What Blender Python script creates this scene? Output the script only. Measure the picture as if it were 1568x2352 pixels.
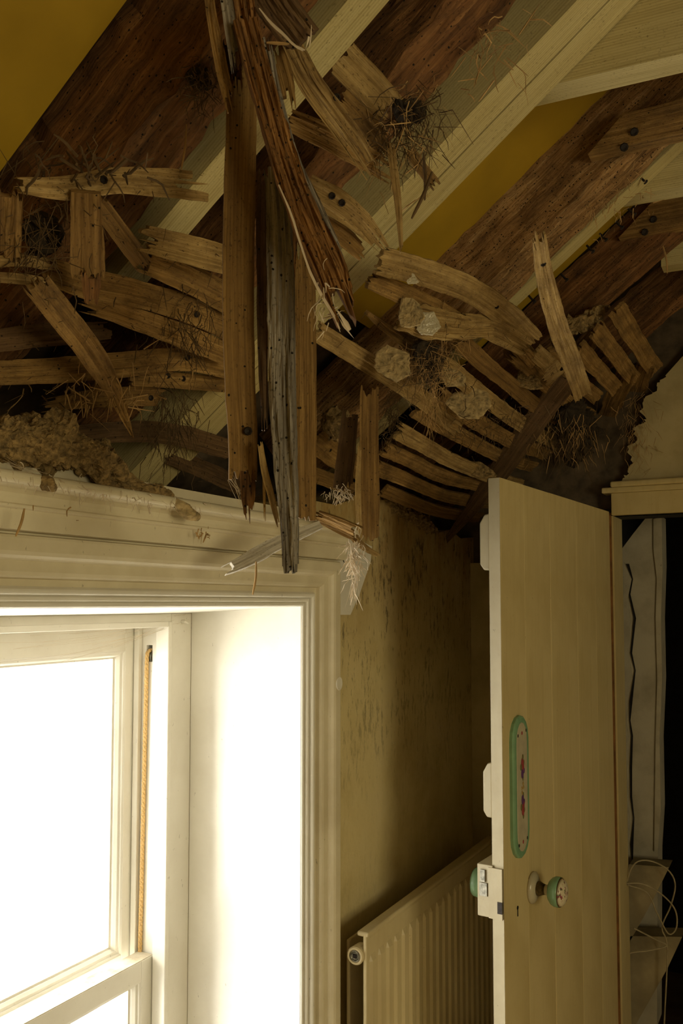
import bpy, math, random
from mathutils import Vector, noise
R = random.Random(7)
for o in list(bpy.data.objects): bpy.data.objects.remove(o)
scene = bpy.context.scene
COL = scene.collection

# ------------------------------------------------------------------ camera
W, H = 1568, 2352
F = 2000.0; YAW = math.radians(28.0); PIT = math.atan(.06); SHY = 88.0
CAM = Vector((.9, 0, 1.6))
FW = Vector((-math.sin(YAW)*math.cos(PIT), math.cos(YAW)*math.cos(PIT), math.sin(PIT)))
RT = Vector((math.cos(YAW), math.sin(YAW), 0)); UP = RT.cross(FW)
cd = bpy.data.cameras.new('camera'); cam = bpy.data.objects.new('camera', cd); COL.objects.link(cam)
cam.location = CAM; cam.rotation_euler = (math.pi/2+PIT, 0, YAW)
cd.sensor_fit = 'HORIZONTAL'; cd.sensor_width = 24; cd.lens = F/W*24; cd.shift_y = SHY/W
cd.clip_start = .02; scene.camera = cam

# ------------------------------------------------------------------ light
wd = bpy.data.worlds.new('sky'); scene.world = wd; wd.use_nodes = True
bg = wd.node_tree.nodes['Background']; bg.inputs[0].default_value = (1, .985, .94, 1); bg.inputs[1].default_value = 1.6
def area(name, loc, rot, sx, sy, power, col):
    l = bpy.data.lights.new(name, 'AREA'); l.shape = 'RECTANGLE'; l.size = sx; l.size_y = sy
    l.energy = power; l.color = col
    o = bpy.data.objects.new(name, l); COL.objects.link(o); o.location = loc; o.rotation_euler = rot
    return o
# daylight at the photographed window (left wall); added fill light behind the made-up window opposite
area('window_daylight', (-.75, 1.02, .95), (0, math.radians(-90), 0), 1.7, 1.1, 95, (1, .96, .85))
area('right_fill_light', (3.3, -.2, 1.5), (0, math.radians(90), 0), 1.1, 1.2, 35, (1, .84, .45))
scene.view_settings.view_transform = 'Standard'; scene.view_settings.look = 'None'
scene.view_settings.exposure = 0.0; scene.view_settings.gamma = 1.0
scene.view_settings.use_curve_mapping = False

# ------------------------------------------------------------------ placing helpers
def ray(px, py): return FW + RT*((px-W/2)/F) - UP*((py-(H/2+SHY))/F)
def on_plane(px, py, n, c):
    r = ray(px, py); n = Vector(n); return CAM + r*((c-n.dot(CAM))/n.dot(r))
SL = .762; Z0 = 1.9                       # roof pitch; underside of the new rafters: z = Z0 + SL*x
def at(px, py, off=0): return on_plane(px, py, (-SL, 0, 1), Z0-off)
def deep(px, py, d): return CAM + ray(px, py)*d
def onx(px, py, x): return on_plane(px, py, (1, 0, 0), x)
def ony(px, py, y): return on_plane(px, py, (0, 1, 0), y)
def depth(P): return (P-CAM).dot(FW)

# ------------------------------------------------------------------ mesh helpers
LOC = {}
def obj(name, verts, faces, mat, parent=None, uvs=None, smooth=False, origin=None):
    vs = [Vector(v) for v in verts]
    c = Vector(origin) if origin is not None else sum(vs, Vector())/len(vs)
    me = bpy.data.meshes.new(name)
    me.from_pydata([tuple(v-c) for v in vs], [], faces)
    if uvs:
        ul = me.uv_layers.new(name='UVMap')
        for l in me.loops: ul.data[l.index].uv = uvs[l.vertex_index]
    if smooth: me.polygons.foreach_set('use_smooth', [True]*len(me.polygons))
    me.materials.append(mat); me.update()
    o = bpy.data.objects.new(name, me); COL.objects.link(o); LOC[o] = c
    if parent is not None: o.parent = parent; o.location = c-LOC[parent]
    else: o.location = c
    return o
def empty(name, loc):
    o = bpy.data.objects.new(name, None); COL.objects.link(o); o.location = loc; LOC[o] = Vector(loc); o.empty_display_size = .05
    return o
def tag(o, label=None, cat=None, group=None, kind=None):
    if label: o['label'] = label
    if cat: o['category'] = cat
    if group: o['group'] = group
    if kind: o['kind'] = kind
    return o
class MB:
    def __init__(s): s.v = []; s.f = []
    def add(s, v, f):
        b = len(s.v); s.v += [Vector(x) for x in v]; s.f += [tuple(i+b for i in q) for q in f]; return s
    def box(s, a, b):
        x0, y0, z0 = a; x1, y1, z1 = b
        return s.add([(x0,y0,z0),(x1,y0,z0),(x1,y1,z0),(x0,y1,z0),(x0,y0,z1),(x1,y0,z1),(x1,y1,z1),(x0,y1,z1)],
              [(0,3,2,1),(4,5,6,7),(0,1,5,4),(1,2,6,5),(2,3,7,6),(3,0,4,7)])
    def hexa(s, p):   # 8 corners, bottom ring then top ring
        return s.add(p, [(0,3,2,1),(4,5,6,7),(0,1,5,4),(1,2,6,5),(2,3,7,6),(3,0,4,7)])
    def tube(s, pts, r, n=6, cap=True):
        pts = [Vector(p) for p in pts]; rr = r if isinstance(r, (list, tuple)) else [r]*len(pts)
        vs = []; fs = []
        for i, p in enumerate(pts):
            t = (pts[min(i+1, len(pts)-1)]-pts[max(i-1, 0)]).normalized()
            a = t.cross(Vector((.31, .62, .72))); a.normalize(); b = t.cross(a)
            for k in range(n):
                an = 2*math.pi*k/n; vs.append(p + (a*math.cos(an)+b*math.sin(an))*rr[i])
        for i in range(len(pts)-1):
            for k in range(n):
                k2 = (k+1) % n; fs.append((i*n+k, i*n+k2, (i+1)*n+k2, (i+1)*n+k))
        if cap: fs.append(tuple(range(n))[::-1]); fs.append(tuple((len(pts)-1)*n+k for k in range(n)))
        return s.add(vs, fs)
    def lathe(s, c, ax, prof, n=24, sx=1.0):
        c = Vector(c); ax = Vector(ax).normalized(); a = ax.cross(Vector((0, 0, 1))).normalized(); b = ax.cross(a)
        vs = []; fs = []
        for (h, r) in prof:
            for k in range(n):
                an = 2*math.pi*k/n; vs.append(c + ax*h + a*(r*math.cos(an)*sx) + b*(r*math.sin(an)))
        m = len(prof)
        for i in range(m-1):
            for k in range(n):
                k2 = (k+1) % n; fs.append((i*n+k, i*n+k2, (i+1)*n+k2, (i+1)*n+k))
        fs.append(tuple(range(n))[::-1]); fs.append(tuple((m-1)*n+k for k in range(n)))
        return s.add(vs, fs)
    def extrude(s, outline, vec):   # outline: closed 3D polygon
        n = len(outline); o = [Vector(p) for p in outline]; v = Vector(vec)
        return s.add(o+[p+v for p in o], [tuple(range(n))[::-1], tuple(range(n, 2*n))] + [(i, (i+1) % n, n+(i+1) % n, n+i) for i in range(n)])
    def build(s, name, mat, parent=None, smooth=False, origin=None):
        return obj(name, s.v, s.f, mat, parent, None, smooth, origin)
def bevel(o, w=.002, seg=2):
    m = o.modifiers.new('bevel', 'BEVEL'); m.width = w; m.segments = seg; m.limit_method = 'ANGLE'; return o

# ------------------------------------------------------------------ materials
def newmat(name):
    m = bpy.data.materials.new(name); m.use_nodes = True
    nt = m.node_tree; b = nt.nodes['Principled BSDF']; return m, nt, b
def N(nt, t, **k):
    n = nt.nodes.new(t)
    for a, v in k.items(): setattr(n, a, v)
    return n
def ramp(nt, fac, stops):
    r = N(nt, 'ShaderNodeValToRGB'); e = r.color_ramp.elements
    while len(e) < len(stops): e.new(.5)
    for i, (p, c) in enumerate(stops):
        e[i].position = p; e[i].color = (*c, 1) if len(c) == 3 else c
    nt.links.new(fac, r.inputs[0]); return r.outputs[0]
def noi(nt, vec, scale, detail=4, rough=.55, dist=0):
    n = N(nt, 'ShaderNodeTexNoise'); n.inputs['Scale'].default_value = scale; n.inputs['Detail'].default_value = detail
    n.inputs['Roughness'].default_value = rough; n.inputs['Distortion'].default_value = dist
    if vec is not None: nt.links.new(vec, n.inputs['Vector'])
    return n.outputs['Fac']
def mapn(nt, vec, sc, loc=(0, 0, 0)):
    m = N(nt, 'ShaderNodeMapping'); m.inputs['Scale'].default_value = sc; m.inputs['Location'].default_value = loc
    nt.links.new(vec, m.inputs['Vector']); return m.outputs[0]
def mix(nt, fac, a, b, mode='MIX'):
    m = N(nt, 'ShaderNodeMix', data_type='RGBA', blend_type=mode)
    for s, x in ((0, fac), (6, a), (7, b)):
        if isinstance(x, (int, float)): m.inputs[s].default_value = x
        elif isinstance(x, tuple): m.inputs[s].default_value = (*x, 1)
        else: nt.links.new(x, m.inputs[s])
    return m.outputs[2]
def math_(nt, op, a, b=None):
    m = N(nt, 'ShaderNodeMath', operation=op)
    for i, x in enumerate((a, b)):
        if x is None: continue
        if isinstance(x, (int, float)): m.inputs[i].default_value = x
        else: nt.links.new(x, m.inputs[i])
    return m.outputs[0]
def bump(nt, b, h, strength=.4, dist=.002):
    n = N(nt, 'ShaderNodeBump'); n.inputs['Strength'].default_value = strength; n.inputs['Distance'].default_value = dist
    nt.links.new(h, n.inputs['Height']); nt.links.new(n.outputs[0], b.inputs['Normal'])
def wood(name, dark, mid, light, grain=170, blot=.5, stain=(.05, .03, .015), worm=0.0, rough=.85, bs=.55, bd=.002, patch=None, rings=False, speck=.8):
    m, nt, b = newmat(name); uv = N(nt, 'ShaderNodeUVMap').outputs[0]
    g = noi(nt, mapn(nt, uv, (3.2, grain, 1)), 1, 8, .62, .15)
    g2 = noi(nt, mapn(nt, uv, (9, grain*3.2, 1), (5, 3, 0)), 1, 4, .6)
    gg = math_(nt, 'ADD', math_(nt, 'MULTIPLY', g, .6), math_(nt, 'MULTIPLY', g2, .4))
    col = ramp(nt, gg, [(.34, dark), (.5, mid), (.64, light)])
    if rings:
        wv = N(nt, 'ShaderNodeTexWave', bands_direction='Y'); wv.inputs['Scale'].default_value = 1.0; wv.inputs['Distortion'].default_value = 1.6
        wv.inputs['Detail'].default_value = 2; wv.inputs['Detail Scale'].default_value = .6
        nt.links.new(mapn(nt, uv, (1.6, 75, 1)), wv.inputs['Vector'])
        col = mix(nt, .3, col, ramp(nt, wv.outputs['Fac'], [(.1, dark), (.7, light)]))
    s = noi(nt, mapn(nt, uv, (11, 26, 1), (3.1, 1.7, 0)), 1, 7, .72)
    fac = ramp(nt, s, [(.52-.16*blot, (0, 0, 0)), (.74, (min(1, blot*1.35),)*3)])
    col = mix(nt, fac, col, stain)
    sp = noi(nt, mapn(nt, uv, (190, 330, 1), (7, 2, 0)), 1, 4, .7)
    mk = noi(nt, mapn(nt, uv, (20, 30, 1), (1, 9, 0)), 1, 2)
    spf = math_(nt, 'MULTIPLY', ramp(nt, sp, [(.57, (0, 0, 0)), (.66, (speck,)*3)]), ramp(nt, mk, [(.36, (.15, .15, .15)), (.6, (1, 1, 1))]))
    col = mix(nt, spf, col, tuple(x*.5 for x in stain))
    h = math_(nt, 'SUBTRACT', gg, math_(nt, 'MULTIPLY', spf, .3))
    if worm > 0:
        v = N(nt, 'ShaderNodeTexVoronoi'); v.inputs['Scale'].default_value = 1; nt.links.new(mapn(nt, uv, (150, 170, 1)), v.inputs['Vector'])
        hole = math_(nt, 'LESS_THAN', v.outputs['Distance'], .2)
        sel = N(nt, 'ShaderNodeSeparateColor'); nt.links.new(v.outputs['Color'], sel.inputs[0])
        hole = math_(nt, 'MULTIPLY', hole, math_(nt, 'LESS_THAN', sel.outputs[0], worm))
        col = mix(nt, hole, col, (.012, .008, .004)); h = math_(nt, 'SUBTRACT', h, hole)
    nt.links.new(col, b.inputs['Base Color']); b.inputs['Roughness'].default_value = rough; b.inputs['Specular IOR Level'].default_value = .25
    bump(nt, b, h, bs, bd); return m
def paint(name, base, dirt, amt=.35, rough=.45, scale=6, speck=.5, bs=.12, scuff=None):
    m, nt, b = newmat(name); tc = N(nt, 'ShaderNodeTexCoord').outputs['Object']
    n1 = noi(nt, tc, scale, 6, .6); col = mix(nt, ramp(nt, n1, [(.42, (0, 0, 0)), (.75, (amt, amt, amt))]), base, dirt)
    n2 = noi(nt, mapn(nt, tc, (140, 140, 60)), 1, 3, .6)
    col = mix(nt, ramp(nt, n2, [(.69, (0, 0, 0)), (.75, (speck, speck, speck))]), col, tuple(x*.35 for x in dirt))
    if scuff:
        n3 = noi(nt, mapn(nt, tc, (55, 55, 3.5)), 1, 4, .6); col = mix(nt, ramp(nt, n3, [(.5, (0, 0, 0)), (.8, (scuff,)*3)]), col, dirt)
    nt.links.new(col, b.inputs['Base Color']); b.inputs['Roughness'].default_value = rough
    bump(nt, b, noi(nt, mapn(nt, tc, (60, 60, 22)), 1, 4), bs, .002); return m
def plain(name, c, rough=.6, metal=0, spec=.4, sc=40, var=.25, bs=.2, bd=.002):
    m, nt, b = newmat(name); tc = N(nt, 'ShaderNodeTexCoord').outputs['Object']
    n = noi(nt, tc, sc, 4); nt.links.new(ramp(nt, n, [(.3, tuple(x*(1-var) for x in c)), (.7, tuple(min(1, x*(1+var)) for x in c))]), b.inputs['Base Color'])
    b.inputs['Roughness'].default_value = rough; b.inputs['Metallic'].default_value = metal; b.inputs['Specular IOR Level'].default_value = spec
    bump(nt, b, n, bs, bd); return m

M = {}
M['pale'] = wood('pale_split_lath', (.19, .115, .038), (.41, .27, .098), (.6, .43, .19), blot=.68, stain=(.12, .066, .022), bs=.8, bd=.003)
M['buff'] = wood('buff_lath', (.14, .075, .022), (.32, .185, .056), (.47, .295, .1), blot=.75, stain=(.07, .038, .013), worm=.06, bs=.8, bd=.003)
M['brown'] = wood('brown_lath', (.1, .052, .014), (.215, .122, .036), (.32, .19, .06), blot=.4, stain=(.07, .035, .012), worm=.1)
M['umber'] = wood('umber_lath', (.06, .034, .014), (.125, .07, .03), (.19, .115, .05), blot=.55, stain=(.03, .018, .008), worm=.15)
M['rotten'] = wood('rotten_orange_wood', (.04, .02, .006), (.21, .095, .025), (.42, .22, .07), grain=110, blot=.6, stain=(.03, .015, .006), worm=.35, bs=1.0, bd=.005)
M['grey'] = wood('grey_weathered_wood', (.06, .048, .036), (.23, .2, .155), (.46, .41, .33), grain=120, blot=.4, stain=(.06, .04, .025), worm=.25, bs=.9, bd=.003)
M['limed'] = wood('limewashed_lath_back', (.3, .26, .19), (.5, .45, .36), (.62, .57, .48), blot=.3, stain=(.2, .14, .07))
M['old'] = wood('old_red_brown_timber', (.07, .028, .009), (.19, .085, .027), (.32, .165, .06), grain=70, blot=.7, stain=(.035, .018, .008), worm=.3, bs=.9, bd=.004)
M['rough'] = wood('crumbling_timber', (.15, .075, .026), (.36, .2, .075), (.56, .37, .17), grain=60, blot=.7, stain=(.05, .025, .01), worm=.5, bs=1.0, bd=.006)
M['pine'] = wood('new_pine', (.36, .28, .11), (.5, .41, .185), (.6, .51, .25), grain=110, blot=.12, stain=(.3, .22, .08), bs=.25, rings=True, rough=.7)
M['panel'] = plain('yellow_insulation', (.39, .24, .014), .6, sc=9, var=.12)
M['white'] = paint('white_gloss_paint', (.8, .77, .68), (.44, .38, .26), .3, .38, 5, .5)
M['trim'] = paint('cream_gloss_paint', (.72, .65, .47), (.36, .28, .13), .45, .4, 6, .5)
M['door'] = paint('yellowed_door_paint', (.62, .505, .25), (.42, .31, .11), .6, .5, 5, .6, scuff=.4)
M['edge'] = paint('pale_door_edge_paint', (.34, .29, .18), (.22, .17, .085), .4, .45, 12, .5, bs=.3)
M['rad'] = paint('cream_radiator_enamel', (.62, .53, .32), (.36, .26, .1), .35, .42, 5, .5, scuff=.2)
M['dusty'] = paint('dusty_sash_top', (.66, .6, .47), (.3, .22, .11), .8, .8, 25, .9)
M['plaster'] = plain('crumbled_plaster', (.24, .16, .062), .95, sc=110, var=.6, bs=1.0, bd=.008)
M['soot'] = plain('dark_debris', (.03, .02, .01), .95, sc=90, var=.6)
M['plasterpale'] = plain('pale_plaster', (.36, .265, .125), .95, sc=90, var=.5, bs=.7, bd=.003)
M['straw'] = plain('straw', (.36, .22, .08), .8, sc=20, var=.4)
M['strawdark'] = plain('dark_straw', (.085, .05, .018), .9, sc=20, var=.4)
M['web'] = plain('dusty_cobweb', (.6, .5, .36), .9, sc=20, var=.2)
M['iron'] = plain('rusty_iron', (.022, .016, .012), .7, .3, sc=200, var=.5)
M['steel'] = plain('worn_steel', (.23, .22, .18), .4, .8, sc=150, var=.5)
M['brass'] = plain('tarnished_brass', (.12, .085, .03), .45, .7, sc=150, var=.5)
M['green'] = plain('green_porcelain', (.2, .36, .2), .18, 0, .6, sc=30, var=.12)
M['porcelain'] = plain('white_porcelain', (.5, .44, .3), .25, 0, .5, sc=30, var=.1)
M['cord'] = plain('tan_cotton_cord', (.62, .41, .17), .9, sc=500, var=.35)
M['cable'] = plain('off_white_cable', (.36, .3, .18), .6)
M['black'] = plain('black_void', (.012, .01, .008), .9)
M['copper'] = plain('brown_bare_edge', (.2, .09, .025), .6, sc=30, var=.4)
M['floor'] = plain('worn_floorboards', (.4, .3, .17), .6, sc=6, var=.3)
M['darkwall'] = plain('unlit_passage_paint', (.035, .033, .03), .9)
M['masonry'] = plain('old_masonry', (.1, .07, .04), .95, sc=25, var=.5)
M['shelf'] = plain('dusty_shelf_paint', (.34, .28, .16), .8, sc=12, var=.3)
M['pier'] = paint('dirty_white_plaster', (.55, .5, .37), (.2, .16, .09), .6, .8, 9, .6, bs=.5)
# window wall plaster: cream with mould streaks and scuffs where the roof leaked
m, nt, b = newmat('stained_cream_plaster'); tc = N(nt, 'ShaderNodeTexCoord').outputs['Object']
base = ramp(nt, noi(nt, tc, 3.5, 6, .65), [(.3, (.5, .395, .17)), (.55, (.66, .55, .28)), (.75, (.7, .59, .34))])
sx = N(nt, 'ShaderNodeSeparateXYZ'); nt.links.new(tc, sx.inputs[0])
hi = N(nt, 'ShaderNodeMapRange'); hi.inputs[1].default_value = 1.42; hi.inputs[2].default_value = 1.8; nt.links.new(sx.outputs[2], hi.inputs[0])
blot = noi(nt, mapn(nt, tc, (10, 16, 7)), 1, 6, .7)
wf = math_(nt, 'MULTIPLY', hi.outputs[0], ramp(nt, blot, [(.3, (.25, .25, .25)), (.62, (1, 1, 1))]))
base = mix(nt, wf, base, (.36, .22, .06))
hi2 = N(nt, 'ShaderNodeMapRange'); hi2.inputs[1].default_value = 1.1; hi2.inputs[2].default_value = 1.6; nt.links.new(sx.outputs[2], hi2.inputs[0])
sk = noi(nt, mapn(nt, tc, (60, 75, 22)), 1, 6, .75); pm = noi(nt, mapn(nt, tc, (8, 8, 5), (2, 3, 1)), 1, 3)
sf = ramp(nt, math_(nt, 'ADD', sk, math_(nt, 'MULTIPLY', pm, .35)), [(.72, (0, 0, 0)), (.8, (.85, .85, .85))])
base = mix(nt, math_(nt, 'MULTIPLY', sf, math_(nt, 'ADD', math_(nt, 'MULTIPLY', hi2.outputs[0], .85), .12)), base, (.05, .035, .012))
nt.links.new(base, b.inputs['Base Color']); b.inputs['Roughness'].default_value = .85
bump(nt, b, math_(nt, 'ADD', noi(nt, tc, 18, 6, .6), sk), .35, .004); M['wall'] = m
m, nt, b = newmat('gable_plaster'); tc = N(nt, 'ShaderNodeTexCoord').outputs['Object']
nt.links.new(ramp(nt, noi(nt, tc, 5, 6, .65), [(.3, (.34, .27, .12)), (.6, (.54, .45, .24))]), b.inputs['Base Color']); b.inputs['Roughness'].default_value = .9
bump(nt, b, noi(nt, tc, 14, 6), .3, .004); M['gable'] = m
# window glass: clear, reflecting a little
m = bpy.data.materials.new('window_glass'); m.use_nodes = True; nt = m.node_tree; nt.nodes.clear()
out = N(nt, 'ShaderNodeOutputMaterial'); mx = N(nt, 'ShaderNodeMixShader'); fr = N(nt, 'ShaderNodeFresnel'); fr.inputs[0].default_value = 1.2
tr = N(nt, 'ShaderNodeBsdfTransparent'); gl = N(nt, 'ShaderNodeBsdfGlossy'); gl.inputs['Roughness'].default_value = .02
nt.links.new(fr.outputs[0], mx.inputs[0]); nt.links.new(tr.outputs[0], mx.inputs[1]); nt.links.new(gl.outputs[0], mx.inputs[2]); nt.links.new(mx.outputs[0], out.inputs[0])
M['glass'] = m

# ------------------------------------------------------------------ lath / timber builder
def spline(pts, n):
    if len(pts) == 2: return [pts[0].lerp(pts[1], i/(n-1)) for i in range(n)]
    P = [pts[0]*2-pts[1]] + pts + [pts[-1]*2-pts[-2]]; L = [0]
    for i in range(1, len(pts)): L.append(L[-1]+(pts[i]-pts[i-1]).length)
    out = []
    for i in range(n):
        s = L[-1]*i/(n-1); k = 0
        while k < len(pts)-2 and s > L[k+1]: k += 1
        t = (s-L[k])/max(1e-9, L[k+1]-L[k]); p0, p1, p2, p3 = P[k:k+4]
        out.append(.5*((2*p1)+(p2-p0)*t+(2*p0-5*p1+4*p2-p3)*t*t+(3*p1-p0-3*p2+p3)*t**3))
    return out
def interp(ws, t):
    if len(ws) == 1: return ws[0]
    x = t*(len(ws)-1); i = min(int(x), len(ws)-2); return ws[i]+(ws[i+1]-ws[i])*(x-i)
def timber(name, pts, ws, th, mat, parent=None, normal=None, roll=0.0, jag=(.02, .02), edge=.06, relief=.0012, cols=18, side=1, seed=None, bow=0, cut=(0, 0), step=.011, crumble=0):
    rr = random.Random(seed if seed is not None else R.random()); sd = rr.uniform(0, 100)
    pts = [Vector(p) for p in pts]; ln = sum((pts[i+1]-pts[i]).length for i in range(len(pts)-1))
    n = max(10, min(90, int(ln/step))); Mc = cols
    def ends(a, c):
        e = []; v = rr.random()
        for j in range(Mc+1):
            if rr.random() < .5: v = rr.random()**1.6
            e.append((v*a + max(0, c*(j/Mc) if c > 0 else -c*(1-j/Mc)))/ln)
        return e
    e0 = ends(jag[0], cut[0]); e1 = ends(jag[1], cut[1])
    ring = [(j/Mc-.5, .5, j) for j in range(Mc+1)] + [(.5, .5-k/(side+1), Mc) for k in range(1, side+1)] \
         + [(.5-j/Mc, -.5, Mc-j) for j in range(Mc+1)] + [(-.5, -.5+k/(side+1), 0) for k in range(1, side+1)]
    m = len(ring); big = spline(pts, 400)
    def cen(t):
        x = max(0, min(1, t))*399; i = min(int(x), 398); return big[i].lerp(big[i+1], x-i)
    verts = []; uvs = []; u0, v0 = rr.uniform(0, 9), rr.uniform(0, 9)
    wmean = sum(ws)/len(ws)
    for i in range(n):
        for (a, bb, j) in ring:
            t = e0[j]+(1-e1[j]-e0[j])*i/(n-1)
            c = cen(t); T = (cen(t+.01)-cen(t-.01)).normalized()
            N0 = Vector(normal) if normal is not None else (CAM-c)
            Wv = T.cross(N0).normalized(); Nv = Wv.cross(T)
            if roll: Wv, Nv = Wv*math.cos(roll)+Nv*math.sin(roll), Nv*math.cos(roll)-Wv*math.sin(roll)
            w = interp(ws, t); u = t*ln
            en = noise.noise(Vector((u*28, (3 if a > 0 else 9), sd)))*.6+noise.noise(Vector((u*110, (3 if a > 0 else 9), sd+5)))*.4
            aw = a*w*(1+edge*2*en*min(1, abs(a)*2)**3)
            rl = relief*(noise.noise(Vector((u*14, aw*260, sd)))+.5*noise.noise(Vector((u*60, aw*500, sd+3))))
            if crumble: rl += crumble*abs(noise.noise(Vector((u*45, aw*60+bb*9, sd+8))))*-1.5
            pos = c+Wv*aw+Nv*(bb*th+(rl if abs(bb) == .5 else 0)*(1 if bb > 0 else -1)+bow*(a*a)*w)
            if abs(a) == .5 and crumble: pos += Wv*(crumble*noise.noise(Vector((u*50, bb*4, sd+2)))*(1 if a > 0 else -1))
            verts.append(pos)
            uvs.append((u0+u, v0+(aw if bb == .5 else (w*.5+(.5-bb)*th if a == .5 and abs(bb) < .5 else (w+th-aw if bb == -.5 else -w*.5-(.5-bb)*th)))))
    faces = []
    for i in range(n-1):
        for k in range(m):
            k2 = (k+1) % m; faces.append((i*m+k, (i+1)*m+k, (i+1)*m+k2, i*m+k2))
    bs = Mc+1+side
    for base_, flip in ((0, 0), ((n-1)*m, 1)):
        for j in range(Mc):
            q = [base_+j, base_+j+1, base_+bs+Mc-j-1, base_+bs+Mc-j]
            faces.append(tuple(q) if not flip else tuple(q[::-1]))
        if side:
            fr = [base_+Mc]+[base_+Mc+1+k for k in range(side)]+[base_+bs]
            fl = [base_+bs+Mc]+[base_+bs+Mc+1+k for k in range(side)]+[base_]
            for poly in (fr, fl):
                if len(poly) >= 3: faces.append(tuple(poly) if not flip else tuple(poly[::-1]))
    return obj(name, verts, faces, mat, parent, uvs)
def pxl(p, d=None):
    if d is not None: return deep(p[0], p[1], d)
    return at(p[0], p[1], p[2] if len(p) > 2 else .03)
def nail(parent, P, r=.0045, out=.004, name='nail_hole', mat=None):
    ax = (CAM-P).normalized()
    return MB().lathe(P, ax, [(-.004, r*.8), (out*.4, r), (out, r*.75), (out*.6, r*.3)], 8).build(name, mat or M['iron'], parent)
def lath(label, pts, w, mat='buff', d=None, th=.007, nails=(), group='broken ceiling laths', name='lath', **k):
    ds = d if isinstance(d, (list, tuple)) else [d]*len(pts)
    P = [pxl(p, x) for p, x in zip(pts, ds)]
    ws = [w]*len(P) if isinstance(w, (int, float)) else w
    dd = [depth(p) for p in P]; wm = [ww*interp(dd, i/max(1, len(ws)-1))/F for i, ww in enumerate(ws)]
    o = timber(name, P, wm, th, M[mat], **k)
    tag(o, label, 'lath', group)
    if mat in ('pale', 'buff', 'brown', 'umber') and d is None:
        rs = random.Random(len(label)*31+int(pts[0][0])); mb = MB()
        for _ in range(rs.randint(7, 14)):
            t = rs.random(); i = min(int(t*(len(P)-1)), len(P)-2); c = P[i].lerp(P[i+1], t*(len(P)-1)-i); tw = (CAM-c).normalized()
            c = c+tw*(th/2+.0012)+(RT*rs.uniform(-.5, .5)+UP*rs.uniform(-.5, .5))*interp(wm, t)
            q = c+(RT*rs.uniform(-1, 1)+UP*rs.uniform(-1.3, .5)+tw*rs.uniform(-.1, .5))*rs.uniform(.004, .016); r_ = rs.uniform(.0003, .0008)
            mb.tube([c, c.lerp(q, .5)+RT*rs.uniform(-.001, .001), q], [r_, r_, r_*.6], 4)
        so = mb.build('clinging_straw', M['strawdark'], o); so['kind'] = 'stuff'
    for (nx, ny) in nails:
        A = min(((Vector(P[i]).lerp(P[i+1], s/20)) for i in range(len(P)-1) for s in range(21)),
                key=lambda q: (proj(q)[0]-nx)**2+(proj(q)[1]-ny)**2)
        q = deep(nx, ny, depth(A)); nail(o, q+(CAM-q).normalized()*(th/2+.0006))
    return o
def proj(P):
    v = P-CAM; d = v.dot(FW); return (W/2+F*v.dot(RT)/d, H/2+SHY-F*v.dot(UP)/d)
def tuft(label, c, n, ln, spread, mat='straw', thick=.00048, droop=.6, cat='straw', name='straw_tuft', seed=1):
    rr = random.Random(seed); mb = MB()
    for i in range(int(n*1.9)):
        p = c+Vector((rr.gauss(0, spread[0]), rr.gauss(0, spread[1]), rr.gauss(0, spread[2])))
        dirv = Vector((rr.uniform(-1, 1), rr.uniform(-1, 1), rr.uniform(-1, 1)-droop)).normalized()
        L = ln*rr.uniform(.25, .85); pts = [p]; q = p.copy(); stiff = rr.random() < .45
        for s in range(4):
            if not stiff: dirv = (dirv+Vector((rr.uniform(-.6, .6), rr.uniform(-.6, .6), rr.uniform(-.8, .2)))).normalized()
            q = q+dirv*(L/4); pts.append(q.copy())
        r0 = thick*rr.uniform(.5, 1.6); mb.tube(pts, [r0, r0, r0*.9, r0*.8, r0*.4], 4)
    return tag(mb.build(name, M[mat]), label, cat, 'hanging straw and debris', 'stuff')
def lump(label, path, radii, mat, amp=.45, name='plaster_lump', cat='plaster', rings=26, seg=22, freq=45, seed=0, squash=1.0, parent=None):
    pts = spline([Vector(p) for p in path], rings); vs = []; fs = []
    for i, p in enumerate(pts):
        t = i/(rings-1); T = (pts[min(i+1, rings-1)]-pts[max(i-1, 0)]).normalized()
        a = T.cross(Vector((0, 0, 1))).normalized(); b_ = a.cross(T)
        r = interp(radii, t)*min(1, math.sqrt(max(0, 1-abs(2*t-1)**6)))+1e-4
        for k in range(seg):
            an = 2*math.pi*k/seg; q = p+(a*math.cos(an)*squash+b_*math.sin(an))*r
            nn = noise.noise(q*freq+Vector((seed, 0, 0)))+.5*noise.noise(q*freq*2.7+Vector((seed, 4, 0)))+.3*noise.noise(q*freq*7)+.16*noise.noise(q*freq*19)
            vs.append(p+(q-p)*(1+amp*nn))
    for i in range(rings-1):
        for k in range(seg):
            k2 = (k+1) % seg; fs.append((i*seg+k, i*seg+k2, (i+1)*seg+k2, (i+1)*seg+k))
    fs.append(tuple(range(seg))[::-1]); fs.append(tuple((rings-1)*seg+k for k in range(seg)))
    o = obj(name, vs, fs, M[mat], parent)
    return tag(o, label, cat) if label else o

# ================================================================== the room shell
YD = 2.53                     # door wall
Y0, Y1 = .55, 1.517           # window opening along the left wall
ZS, ZT = .22, 1.593           # window sill and head
XB = -.274                    # face of the sash box inside the reveal
tag(MB().box((-.5, -1.7, -.1), (3.3, 4.2, 0)).build('floor', M['floor']), 'bare boarded floor of the attic room', 'floor', kind='structure')
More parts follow.
